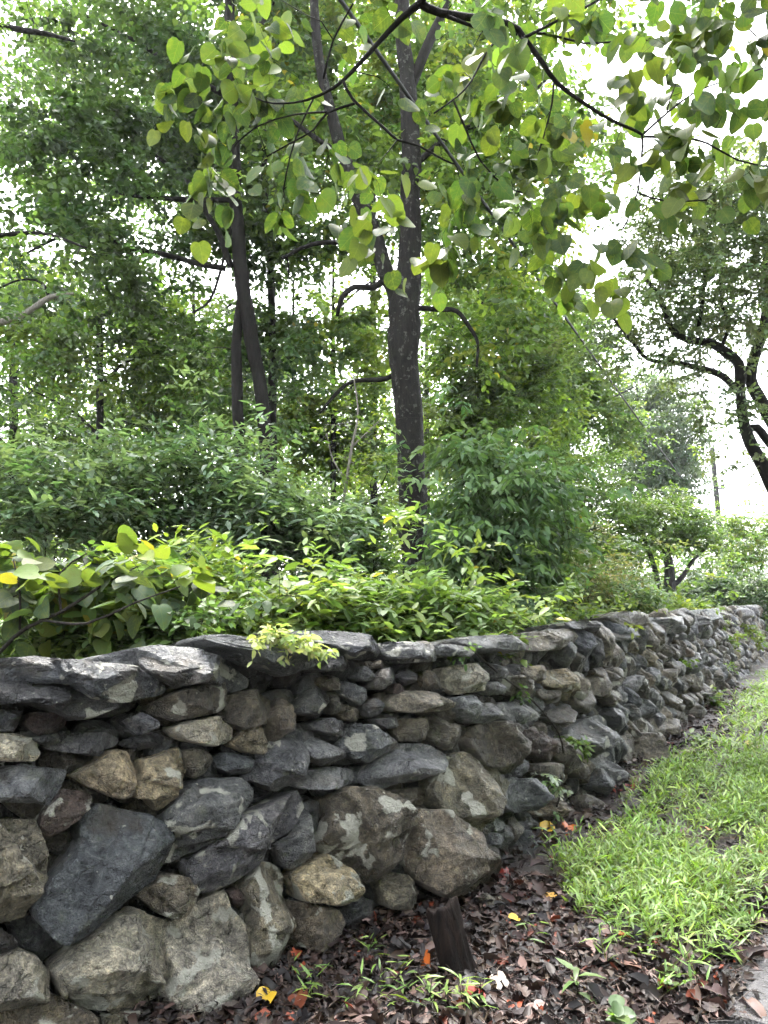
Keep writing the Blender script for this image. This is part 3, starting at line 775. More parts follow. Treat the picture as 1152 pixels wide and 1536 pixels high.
def plant(name, label, cat, wood, blobs, n, Y, leaf, cols, group=None, bark=None, lmat=None, gap=.35, gfreq=1.0, seed=1, twig_mat=None,
          crown='crown', part='trunk', shell=.45, pen=.35, rough=.12, kind=None, rag=.3, sprig=.12, sprigl=.35, maxlen=3.0, tsides=10, twr=.004):
    """wood: (part name, [(px, py[, depth])...] or world points, width in px at each point or radii in m)"""
    rng = np.random.default_rng(seed)
    bark = bark or M_BARK; lmat = lmat or M_LEAF; twig_mat = twig_mat or bark
    root = empty(name, label, cat, group)
    if kind: root['kind'] = kind
    nodes = []; rads = []
    for wd in wood:
        nm, pts, ws = wd[:3]
        if isinstance(pts, np.ndarray): P = pts; r = np.array(ws, float)
        else:
            P = wpts(pts, Y)
            r = np.array([w_ * mpp(p[0], p[1], p[2] if len(p) > 2 else Y) / 2 for p, w_ in zip(pts, ws)])
        C4 = catmull(np.concatenate([P, r[:, None]], 1), .09 if r.max() > .05 else .07)
        C4[:, 3] = np.maximum(C4[:, 3], .003)
        wob = C4[:, 3:4] * .35 * np.stack([fbm(C4[:, :3] * 1.7 + 5 * k, seed + k, 2) for k in (1, 2, 3)], -1)
        P3 = C4[:, :3] + wob
        mb = MB(); tube(mb, P3, C4[:, 3], 18 if C4[:, 3].max() > .1 else tsides, rough if C4[:, 3].max() > .04 else .05, seed)
        mb.build(nm, wd[3] if len(wd) > 3 else bark, root)
        if not (len(wd) > 4 and wd[4] == 'bare'): nodes.append(P3[::2]); rads.append(C4[::2, 3])
    cl = sample_blobs(rng, blobs, n, Y, gap, gfreq, seed, shell, rag, sprig, sprigl)
    if nodes:
        NP = np.concatenate(nodes); NR = np.concatenate(rads)
    else:
        NP = np.array([[0, Y, -5.0]]); NR = np.array([.01])
    cap = len(NP) + len(cl) * 4 + 10
    nodeP = np.zeros((cap, 3)); nodeR = np.zeros(cap); cnt = len(NP); nodeP[:cnt] = NP; nodeR[:cnt] = NR
    order = np.argsort([((NP - c) ** 2).sum(1).min() for c in cl])
    mb = MB(); dirs = np.zeros((len(cl), 3))
    for k in order:
        c = cl[k]; d = c - nodeP[:cnt]
        dist = np.sqrt((d ** 2).sum(1)) + pen * np.maximum(0, -d[:, 2]) * .8
        i = int(np.argmin(dist)); a = nodeP[i]; ln = np.linalg.norm(c - a)
        dirs[k] = unit(c - a + 1e-6)
        if ln > maxlen: continue
        mid = (a + c) / 2 + np.array([0, 0, .12 * ln]) + rng.normal(0, .07, 3) * ln
        t = np.linspace(0, 1, 5)[:, None]
        P = (1 - t) ** 2 * a + 2 * t * (1 - t) * mid + t * t * c
        P[1:4] += rng.normal(0, .025, (3, 3)) * ln
        r0 = min(nodeR[i] * .7, twr * 1.2 + .007 * ln)
        r = np.linspace(max(r0, twr * .6), twr * .5, 5)
        tube(mb, P, r, 4)
        nodeP[cnt:cnt + 3] = P[2:5]; nodeR[cnt:cnt + 3] = r[2:5]; cnt += 3
    lb = MB()
    foliage(lb, cl, dirs, leaf, cols, rng)
    nl = sum(len(t) for t in lb.T)
    if mb.V:
        tv = np.concatenate(mb.V)
        lb.add(tv, np.concatenate(mb.T), np.concatenate(mb.Q), lc=np.full((len(tv), 4), .05), luv=np.zeros((len(tv), 3)))
    T = np.concatenate(lb.T); Q = np.concatenate(lb.Q) if lb.Q else np.zeros((0, 4), int)
    mi = np.ones(len(T) + len(Q), int); mi[:nl] = 0
    link(crown, make_mesh(crown, np.concatenate(lb.V), T, Q, [lmat, twig_mat], {k: np.concatenate(a) for k, a in lb.A.items()}, True, mi), root)
    return root
def foliage(lb, cl, dirs, leaf, cols, rng):
    n = len(cl); k, m = leaf.get('k', 4), leaf.get('m', 6); tw = leaf.get('tw', .3)
    flat = leaf.get('flat', .45); droop = leaf.get('droop', .25)
    # twigs radiate from each cluster, mostly sideways, leaves alternate along them
    td = unit(dirs[:, None] * leaf.get('out', .5) + rng.normal(0, 1, (n, k, 3)) * np.array([1, 1, flat]) + np.array([0, 0, leaf.get('up', .05)]))
    tl = tw * rng.uniform(.5, 1.25, (n, k))
    f = (np.arange(m) + .6) / m
    P = cl[:, None, None] + td[:, :, None] * (tl[:, :, None] * f)[..., None]
    P = P - np.array([0, 0, 1.0]) * (droop * tl[:, :, None] * f ** 2)[..., None]
    side = unit(np.cross(td, np.array([0, 0, 1.0]) + rng.normal(0, .25, td.shape)))
    sg = np.where(np.arange(m) % 2 == 0, 1, -1)[None, None, :, None]
    D = td[:, :, None] * .6 + side[:, :, None] * sg * .8 + rng.normal(0, .25, P.shape) - np.array([0, 0, 1.0]) * leaf.get('hang', .3)
    N = np.array([0, 0, 1.0]) + rng.normal(0, leaf.get('tilt', .35), P.shape)
    P, D, N = P.reshape(-1, 3), D.reshape(-1, 3), N.reshape(-1, 3)
    keep = rng.uniform(0, 1, len(P)) < leaf.get('keep', .92); P, D, N = P[keep], D[keep], N[keep]
    L = rng.uniform(*leaf['L'], len(P)); W = L * leaf.get('asp', .55) * rng.uniform(.85, 1.15, len(P))
    # one hue per twig cluster, leaf-to-leaf variation on top
    cc = palette(rng, n, cols, .16); col = np.repeat(cc, k * m, 0)[keep] * np.exp(rng.normal(0, .13, (len(P), 1)))
    if leaf.get('yellow'):
        q = rng.uniform(0, 1, len(P)) < leaf['yellow']; col[q] = np.array([.30, .26, .04]) * rng.uniform(.6, 1.1, (q.sum(), 1))
    leaves(lb, P, D, N, L, W, col, leaf.get('t', 'lance'), leaf.get('fold', .3), leaf.get('curl', .2), rng=rng)

TULIP = dict(L=(.08, .125), asp=.85, k=7, m=7, tw=.46, hang=.35, tilt=.5, t='lance')
# --- tall trees -----------------------------------------------------------
plant('tulip_tree', 'tall straight forked tree with lichen spotted trunk standing alone near the middle', 'tree',
      [('trunk', [(626, 960), (621, 800), (612, 600), (606, 470), (614, 380), (617, 250), (612, 130), (605, 40), (598, -120)], (50, 44, 42, 47, 33, 30, 26, 22, 18), M_BARKL),
       ('limb', [(603, 480), (592, 440), (580, 410), (545, 310), (510, 220), (487, 130), (474, 40), (465, -120)], (26, 25, 24, 22, 19, 16, 14, 10), M_BARKL),
       ('limb', [(612, 140), (628, 100), (648, 55), (668, 10), (700, -80)], (16, 16, 14, 12, 8)),
       ('broken_limb', [(578, 420), (560, 432), (532, 431), (513, 447), (506, 474)], (11, 10, 9, 8, 5), M_BARK, 'bare'),
       ('broken_limb', [(628, 462), (660, 464), (685, 466), (705, 492), (717, 515), (715, 550)], (8, 8, 7, 6, 5, 4), M_BARK, 'bare'),
       ('limb', [(598, 552), (580, 568), (530, 572), (505, 590), (478, 622)], (9, 8, 7, 6, 3)),
       ('limb', [(560, 375), (520, 364), (470, 366), (422, 388)], (9, 8, 7, 5)),
       ('limb', [(618, 250), (680, 200), (760, 170), (830, 110)], (9, 8, 6, 4)),
       ('limb', [(515, 235), (450, 190), (410, 150), (390, 60)], (9, 7, 6, 4))],
      [(600, 40, 250, 200, 1.6, 12.6), (480, 270, 120, 130, 1.6, 11.5), (740, 300, 170, 110, 1.8, 11), (800, 130, 130, 120, 2), (640, 220, 180, 130, 1.2, 12.4), (490, 480, 90, 80, 1.0, 11.5), (730, 470, 80, 80, 1.2, 10.5), (420, 80, 60, 120, 1.2, 11.5)],
      950, 10, TULIP | dict(yellow=.02), MD + YG[:2], gap=.42, gfreq=1.1, seed=11)
plant('vine_clad_tree', 'tall dark twin trunked tree hung with feathery vines, left of the forked tree', 'tree',
      [('trunk', [(392, 960), (398, 700), (392, 590), (376, 500), (362, 420), (355, 330), (350, 200), (346, 80), (344, -120)], (24, 20, 20, 22, 22, 20, 18, 16, 13)),
       ('trunk', [(360, 960), (360, 700), (357, 600), (355, 510), (362, 440)], (19, 18, 17, 15, 12)),
       ('limb', [(338, 403), (300, 396), (260, 385), (190, 370), (140, 345), (85, 358), (30, 385)], (9, 8, 8, 7, 6, 5, 3)),
       ('limb', [(348, 300), (300, 300), (250, 298), (190, 292), (145, 278)], (8, 8, 7, 6, 4)),
       ('limb', [(346, 400), (325, 345), (310, 320), (290, 280), (220, 225), (180, 215)], (11, 9, 8, 6, 5, 3)),
       ('limb', [(350, 150), (280, 110), (200, 60), (120, 20)], (9, 8, 6, 4)),
       ('limb', [(347, 100), (390, 40), (430, -40)], (9, 8, 6)),
       ('limb', [(350, 330), (320, 440), (290, 470)], (5, 4, 3))],
      [(220, 110, 140, 150, 2.0, 11.5), (340, 40, 150, 160, 1.4, 13.6), (120, 230, 100, 80, 2.0), (210, 330, 120, 90, 1.5, 11.5), (110, 400, 120, 60, 1.8), (350, 250, 90, 130, 1.0, 12.8), (385, 420, 55, 140, .6, 12.3), (320, 560, 60, 90, .7, 12.2), (90, 20, 70, 50, 1.5)],
      1000, 11, TULIP | dict(L=(.08, .12)), DK + MD[:2], gap=.42, gfreq=1.1, seed=12)
plant('slender_tree', 'thin dark trunk rising just right of the twin trunked tree', 'tree',
      [('trunk', [(410, 960), (409, 640), (409, 520), (405, 400), (398, 320), (395, 150)], (15, 13, 12, 11, 10, 7))],
      [(420, 330, 60, 150, 1.0), (430, 560, 60, 110, .9), (410, 180, 60, 80, .9)], 95, 12.5, TULIP | dict(L=(.07, .11)), DK + BL, gap=.35, seed=13)
plant('wild_cherry_tree', 'mid green tree at the left edge with a pale dead limb reaching in', 'tree',
      [('trunk', [(-90, 1000), (-85, 600), (-95, 300), (-70, 40), (-60, -150)], (40, 34, 30, 26, 20)),
       ('dead_limb', [(-88, 530), (-40, 500), (0, 484), (40, 469), (75, 446), (111, 440)], (15, 13, 11, 9, 8, 3), M_PALE, 'bare'),
       ('limb', [(74, 447), (62, 424), (30, 420), (-10, 436)], (5, 4, 3, 2), M_BARK, 'bare'),
       ('limb', [(-75, 60), (-20, 38), (40, 46), (75, 52), (112, 62)], (12, 11, 9, 7, 3)),
       ('limb', [(-88, 400), (-30, 360), (60, 350), (130, 372)], (10, 8, 6, 3))],
      [(10, 130, 30, 50, 1.0), (20, 20, 70, 50, 1.2), (0, 350, 70, 60, 1.2), (40, 560, 90, 90, 1.3), (-90, 200, 70, 200, 1.5)],
      150, 8.5, TULIP | dict(L=(.06, .09), asp=.6), DK + MD, gap=.35, seed=14)
plant('curving_tree', 'dark tree with curving trunk and spreading limbs at the right edge against white sky', 'tree',
      [('trunk', [(1250, 1000), (1215, 860), (1182, 775), (1150, 712), (1122, 655), (1113, 610), (1110, 565)], (28, 26, 24, 20, 17, 15, 14)),
       ('trunk', [(1240, 980, 9.4), (1200, 740, 9.4), (1172, 660, 9.4), (1145, 610, 9.4), (1126, 570, 9.4), (1132, 535, 9.4), (1146, 490, 9.4), (1150, 420, 9.4), (1146, 320, 9.4)], (26, 23, 21, 19, 17, 16, 14, 10, 6)),
       ('limb', [(1111, 572), (1108, 545), (1090, 530), (1064, 514), (1032, 510), (1006, 492), (994, 455), (982, 435), (966, 415)], (18, 16, 15, 13, 10, 9, 7, 6, 4)),
       ('limb', [(1106, 585), (1080, 562), (1040, 550), (1010, 543), (972, 539), (948, 512), (922, 480), (900, 450)], (11, 10, 9, 8, 6, 5, 4, 3)),
       ('limb', [(1082, 522), (1092, 490), (1082, 455), (1080, 420)], (6, 5, 4, 3)),
       ('limb', [(1048, 490), (1055, 440), (1058, 380), (1062, 330)], (6, 5, 4, 2)),
       ('limb', [(1122, 645), (1136, 642), (1150, 660), (1175, 690)], (11, 12, 12, 12))],
      [(1060, 400, 110, 110, 1.4), (1110, 350, 90, 120, 1.4), (960, 470, 70, 55, 1.0), (1010, 330, 80, 60, 1.2), (1130, 470, 70, 60, 1.2), (1090, 600, 50, 40, .7), (1130, 680, 40, 25, .5), (1010, 560, 50, 30, .7), (920, 540, 30, 25, .6)],
      610, 9, TULIP | dict(L=(.05, .08), asp=.6, k=6, m=7, tw=.3), [(.075, .11, .06), (.09, .13, .065), (.11, .14, .07)], gap=.40, gfreq=1.3, seed=15)
# --- trees farther back ---------------------------------------------------
FAR = dict(L=(.13, .2), asp=.6, k=6, m=7, tw=.6, t='quad', hang=.3, tilt=.45)
def btree(name, label, px, base_y, top, width, blobs, n, Y, cols, seed, leaf=FAR, bark=None, gap=.38, lean=0, group='trees deeper in the wood'):
    w_ = [('trunk', [(px, base_y + 60), (px + lean * .3, (base_y * 2 + top) / 3), (px + lean * .7, (base_y + top * 2) / 3), (px + lean, top)], (width, width * .85, width * .65, width * .4))]
    rng = np.random.default_rng(seed)
    for k in range(4):
        y0 = base_y + (top - base_y) * (.35 + .15 * k); sgn = 1 if k % 2 else -1; x0 = px + lean * (base_y - y0) / (base_y - top + 1e-6)
        w_.append(('limb', [(x0, y0), (x0 + sgn * 45, y0 - 40), (x0 + sgn * rng.uniform(80, 120), y0 - rng.uniform(50, 90))], (width * .45, width * .3, width * .15)))
    return plant(name, label, 'tree', w_, blobs, n, Y, leaf, cols, group, bark=bark, gap=gap, gfreq=.6, seed=seed, maxlen=5)
btree('maple_tree', 'yellow green broadleaf tree behind the pale dead limb at left', 150, 830, 330, 13, [(150, 520, 150, 110), (60, 480, 90, 90), (260, 500, 90, 90)], 260, 15, MD + YG[:3], 21)
btree('maple_tree', 'bright yellow green tree lit from behind between the two tall trunks', 500, 830, 380, 10, [(500, 560, 90, 130), (470, 680, 70, 90), (540, 680, 70, 80)], 230, 17, YG + LG, 22)
btree('ash_tree', 'light green tree filling the gap right of the forked trunk', 720, 840, 360, 13, [(720, 520, 100, 120), (790, 470, 90, 90), (680, 620, 70, 90), (760, 640, 110, 100)], 520, 18, LG + YG[:2], 23, gap=.33)
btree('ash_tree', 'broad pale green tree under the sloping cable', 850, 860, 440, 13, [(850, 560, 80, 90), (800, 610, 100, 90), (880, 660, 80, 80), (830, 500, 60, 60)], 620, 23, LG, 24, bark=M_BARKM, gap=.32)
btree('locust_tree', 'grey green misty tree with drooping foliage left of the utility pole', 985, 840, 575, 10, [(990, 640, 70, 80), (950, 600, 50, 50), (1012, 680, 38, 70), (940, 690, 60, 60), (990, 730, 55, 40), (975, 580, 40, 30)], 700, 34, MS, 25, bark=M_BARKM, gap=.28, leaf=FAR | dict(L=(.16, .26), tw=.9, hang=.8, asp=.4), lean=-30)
btree('oak_tree', 'dark green tree deep in the wood at the far left edge', 20, 840, 380, 16, [(20, 620, 110, 110), (-40, 480, 100, 120), (130, 650, 90, 70)], 260, 19, DK + MD, 26)
btree('oak_tree', 'deep green tree in the wood between the dead limb and the twin trunks', 290, 840, 420, 11, [(290, 620, 110, 120), (220, 660, 90, 90), (330, 520, 60, 90)], 240, 18, DK + MD + YG[:1], 27)
btree('beech_tree', 'tall airy tree whose crown closes the sky above the forked trunk', 560, 840, -100, 12, [(560, 130, 230, 170, 3), (380, 250, 120, 130, 2.5), (700, 380, 100, 90, 2.5), (820, 250, 90, 110, 2.5), (180, 200, 190, 160, 3)], 800, 20, MD + LG, 28, gap=.36)
btree('beech_tree', 'shadowy green tree behind the slender trunk', 440, 840, 420, 9, [(430, 600, 80, 100), (440, 740, 80, 60)], 150, 20, MD + BL, 29)
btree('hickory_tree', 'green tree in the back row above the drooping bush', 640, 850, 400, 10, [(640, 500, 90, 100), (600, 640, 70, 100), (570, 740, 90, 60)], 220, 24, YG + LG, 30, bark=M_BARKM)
plant('crab_apple_tree', 'small flat topped tree with two leaning stems behind the far wall', 'tree',
      [('trunk', [(1003, 950), (1006, 885), (1004, 855), (998, 820), (996, 790)], (20, 17, 14, 10, 5)),
       ('trunk', [(992, 950), (988, 880), (978, 840), (966, 808), (958, 780)], (9, 8, 7, 6, 4)),
       ('limb', [(1008, 880), (1024, 865), (1040, 840), (1070, 815)], (8, 7, 5, 3))],
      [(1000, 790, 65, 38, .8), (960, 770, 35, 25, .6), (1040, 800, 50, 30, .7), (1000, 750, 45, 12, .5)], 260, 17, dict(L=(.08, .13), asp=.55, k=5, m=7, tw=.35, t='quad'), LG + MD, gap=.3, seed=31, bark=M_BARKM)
plant('sapling', 'bare thin pale sapling with fine twigs left of the forked trunk', 'sapling',
      [('stem', [(498, 900), (506, 815), (517, 740), (528, 670), (537, 620), (530, 560)], (7, 6, 5, 4, 3, 2), M_PALE),
       ('stem', [(512, 780), (545, 760), (570, 730), (585, 700)], (3, 2.5, 2, 1.5), M_BARK), ('stem', [(520, 720), (500, 690), (490, 650)], (3, 2, 1.5), M_PALE), ('stem', [(528, 670), (560, 640), (575, 625)], (3, 2, 1.5), M_PALE)],
      [(530, 660, 50, 60, .5), (570, 720, 40, 40, .4)], 45, 7.5, dict(L=(.05, .08), k=2, m=4, tw=.2, t='lance'), YG + MD, gap=.2, seed=32, twig_mat=M_PALE)

# --- shrubs ---------------------------------------------------------------
def shrub(name, label, blobs, n, Y, leaf, cols, seed, stems=5, gap=.25, group=None, base=None, mat=None, sw=.012, bark=None, cat='shrub', lmat=None, low=.2):
    rng = np.random.default_rng(seed + 900)
    blobs = [(b[0], b[1] + low * 1139 / (b[5] if len(b) > 5 else Y), b[2], b[3] * .9) + tuple(b[4:]) for b in blobs]
    b0 = blobs[0]; c = at(b0[0], b0[1], Y); bx = c[0] if base is None else at(base, 900, Y)[0]
    wood = []
    for k in range(stems):
        b = blobs[k % len(blobs)]; yy = b[5] if len(b) > 5 else Y
        q = at(b[0] + rng.uniform(-.6, .6) * b[2], b[1] + rng.uniform(-.5, .3) * b[3], yy + rng.uniform(-.3, .3))
        p0 = np.array([bx + rng.uniform(-.15, .15), Y + rng.uniform(-.15, .15), -.05])
        m1 = p0 + (q - p0) * np.array([.3, .3, .55]) + rng.normal(0, .05, 3)
        ln = np.linalg.norm(q - p0)
        wood.append(('stem', np.array([p0, m1, q]), (sw * (.6 + ln * .4), sw * .7, sw * .3)))
    return plant(name, label, cat, wood, blobs, n, Y, leaf, cols, group, bark=bark or M_TWIG, lmat=lmat or M_SHRUB, gap=gap + .13, gfreq=2.4, seed=seed, crown='foliage', shell=.2, rag=.55, sprig=.3, sprigl=.05 + .02 * Y, maxlen=1.6, tsides=6, rough=.05, twr=.003)
SPICE = dict(L=(.06, .13), asp=.42, k=4, m=6, tw=.32, flat=.3, hang=.12, tilt=.25, fold=.2, up=.1, droop=.3)
SPN = dict(L=(.05, .115), asp=.5, k=3, m=6, tw=.28, flat=.35, hang=.15, tilt=.3, fold=.25, up=.15, droop=.25, yellow=.01)
G1 = 'dark spicebushes under the trees'
shrub('spicebush', 'blue green bush with layered leaf sprays at the left edge above the heart leaved sapling', [(60, 690, 110, 60, .8), (30, 760, 100, 50, .7), (130, 740, 90, 50, .7)], 330, 6.6, SPICE, BL, 41, group=G1)
shrub('spicebush', 'wide dark green bush in front of the twin trunks', [(260, 680, 110, 70, .9), (330, 730, 100, 60, .8), (220, 760, 90, 45, .7), (180, 670, 60, 40, .6)], 400, 7.4, SPICE, BL + DK[:1], 42, group=G1)
shrub('spicebush', 'dark bush with long leaf sprays between the twin trunks and the bare sapling', [(410, 750, 80, 50, .8), (460, 780, 70, 45, .7), (380, 720, 50, 40, .7), (340, 800, 70, 40, .6)], 330, 6.8, SPICE, BL, 43, group=G1)
shrub('spicebush', 'low dull green bush at the foot of the forked trunk', [(550, 800, 60, 25, .7), (500, 800, 60, 40, .7), (540, 770, 35, 30, .6)], 200, 7.6, SPICE, BL + MD, 44, group=G1)
shrub('drooping_bush', 'large dense bush with drooping dark leaves right of the forked trunk', [(740, 730, 75, 90, .9), (705, 800, 50, 70, .8), (780, 790, 60, 70, .8), (715, 670, 50, 40, .7), (760, 860, 70, 50, .7), (810, 700, 50, 30, .6), (690, 650, 30, 20, .5)], 480, 8.4, SPICE | dict(hang=.7, tilt=.4, droop=.6, L=(.1, .15)), [(.075, .135, .065), (.095, .16, .07), (.115, .19, .075)], 45, stems=7, gap=.2)
shrub('young_maple', 'open leafy bush with dark forked stems right of the drooping bush', [(800, 770, 60, 40, .7), (850, 790, 60, 50, .8), (790, 830, 50, 40, .6)], 200, 9.5, SPN | dict(asp=.7), LG + MD, 46, base=785, sw=.03, bark=M_BARK)
shrub('autumn_olive', 'pale bush tipped with tan seed clusters near the far wall', [(890, 830, 60, 35, .8), (850, 860, 60, 30, .7)], 200, 11.5, SPICE | dict(L=(.06, .1)), TN + LG[:1], 47)
shrub('autumn_olive', 'grey green bush behind the cap slabs of the far wall', [(900, 890, 80, 40, .8), (830, 880, 60, 40, .8), (940, 870, 40, 30, .6)], 330, 12.5, SPICE, BL + MD, 48)
shrub('autumn_olive', 'light green thicket below the pale ash tree', [(880, 760, 90, 60, 1.2), (930, 800, 60, 50, 1), (830, 700, 70, 50, 1)], 460, 16, SPICE | dict(L=(.10, .16), t='quad', tw=.4), LG + MD, 49)
shrub('elder_bush', 'yellow green bush with arching tips at the far right below the sky', [(1110, 820, 60, 45, .8), (1080, 780, 30, 25, .5), (1130, 780, 45, 25, .6), (1140, 840, 50, 40, .7)], 420, 23, SPN | dict(L=(.08, .14)), YG + LG, 50)
shrub('elder_bush', 'dark green bush crowding the far end of the wall', [(1100, 885, 70, 32, .8), (1060, 870, 40, 30, .6), (1140, 880, 50, 30, .6)], 420, 21, SPICE | dict(L=(.1, .16)), DK + BL, 51)
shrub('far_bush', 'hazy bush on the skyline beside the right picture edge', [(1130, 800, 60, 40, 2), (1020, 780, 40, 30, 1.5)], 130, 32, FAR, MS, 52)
G2 = 'yellow green shrubs along the back of the wall'
shrub('roadside_shrub', 'bright lime green shrub behind the sloping cap slab', [(440, 880, 95, 45, .5), (390, 900, 70, 40, .4), (480, 920, 80, 35, .4)], 300, 4.7, SPN, YG + LG, 61, group=G2)
shrub('roadside_shrub', 'bright green shrub in front of the forked trunk', [(560, 870, 80, 40, .5), (600, 900, 80, 40, .5), (540, 920, 70, 30, .4)], 300, 5.0, SPN, YG[:2] + LG, 62, group=G2)
shrub('roadside_shrub', 'fresh green leafy shrub over the flat cap right of the forked trunk', [(670, 880, 70, 40, .5), (700, 915, 50, 30, .4), (640, 930, 60, 20, .3)], 240, 5.4, SPN, LG, 63, group=G2)
shrub('roadside_shrub', 'young shrub with upright lime shoots behind the heart shaped leaves', [(270, 850, 60, 35, .4), (300, 830, 40, 25, .4), (220, 830, 50, 25, .4)], 170, 5.0, SPN | dict(up=.5, L=(.09, .14), asp=.35), YG + LG, 64, group=G2)
shrub('roadside_shrub', 'small yellow green shrub peeping over the middle cap slabs', [(840, 915, 40, 18, .4), (880, 912, 35, 14, .4), (800, 925, 20, 12, .3)], 110, 7.6, SPN, YG + LG, 65, group=G2)
shrub('roadside_shrub', 'low yellow green shrub at the foot of the two leaning stems', [(980, 905, 60, 14, .5), (1030, 900, 40, 12, .4)], 190, 13.5, SPN | dict(L=(.09, .13)), YG, 66, group=G2)
shrub('ground_vine', 'mat of small round green leaves just behind the left cap slabs', [(170, 945, 110, 30, .4), (280, 920, 80, 30, .4), (60, 950, 80, 30, .4)], 300, 3.9, dict(L=(.035, .06), asp=.75, k=4, m=5, tw=.14, flat=.4, hang=.2, tilt=.3), LG + MD, 67, stems=6, sw=.006, cat='vine', low=.02)
shrub('white_flowered_shrub', 'tangle of small yellowish leaves between the olive bush and the wall', [(760, 900, 50, 25, .4), (740, 925, 40, 15, .3)], 110, 6.4, SPN | dict(L=(.05, .08)), LG + YG, 68)
# far wood: one mass closing the view
rng = np.random.default_rng(77); lb = MB()
wx = np.concatenate([rng.uniform(-34, 13, 2300), rng.uniform(-26, 16, 1300)])
wy = np.concatenate([rng.uniform(27, 42, 2300), rng.uniform(24, 38, 1300)])
tp = 9 + 5 * (fbm(np.stack([wx * .12, wy * .1, wx * 0], -1), 4, 3) + .3); tp = np.where(wx > 6, tp * np.clip(1 - (wx - 6) / 7, .22, 1), tp); tp = np.where(wx > 3, np.minimum(tp, 9 - (wx - 3) * .75), tp); tp = np.maximum(tp, 2)
wz = rng.uniform(0, 1, 3600) ** 1.1 * tp
cl = np.stack([wx, wy, wz], -1)
foliage(lb, cl, unit(rng.normal(0, 1, cl.shape)), dict(L=(.17, .3), asp=.6, k=8, m=6, tw=1.2, t='quad', hang=.3, tilt=.5), MD + LG + YG[:2], rng)
fw = lb.build('far_wood', M_LEAF); tag(fw, kind='stuff')
lb = MB()
cl = np.stack([rng.uniform(-9, 9, 1500), rng.uniform(9, 25, 1500), np.zeros(1500)], -1); cl[:, 0] = cl[:, 0] * cl[:, 1] / 14; cl[:, 2] = rng.uniform(.1, 1.7, 1500) * (.5 + cl[:, 1] / 30)
cl = cl[wall_dist(cl[:, 0], cl[:, 1]) < -1.2]
foliage(lb, cl, unit(rng.normal(0, 1, cl.shape)), dict(L=(.12, .2), asp=.5, k=6, m=5, tw=.6, t='quad', hang=.3, tilt=.4), MD + BL + LG, rng)
ug = lb.build('undergrowth', M_SHRUB); tag(ug, kind='stuff')
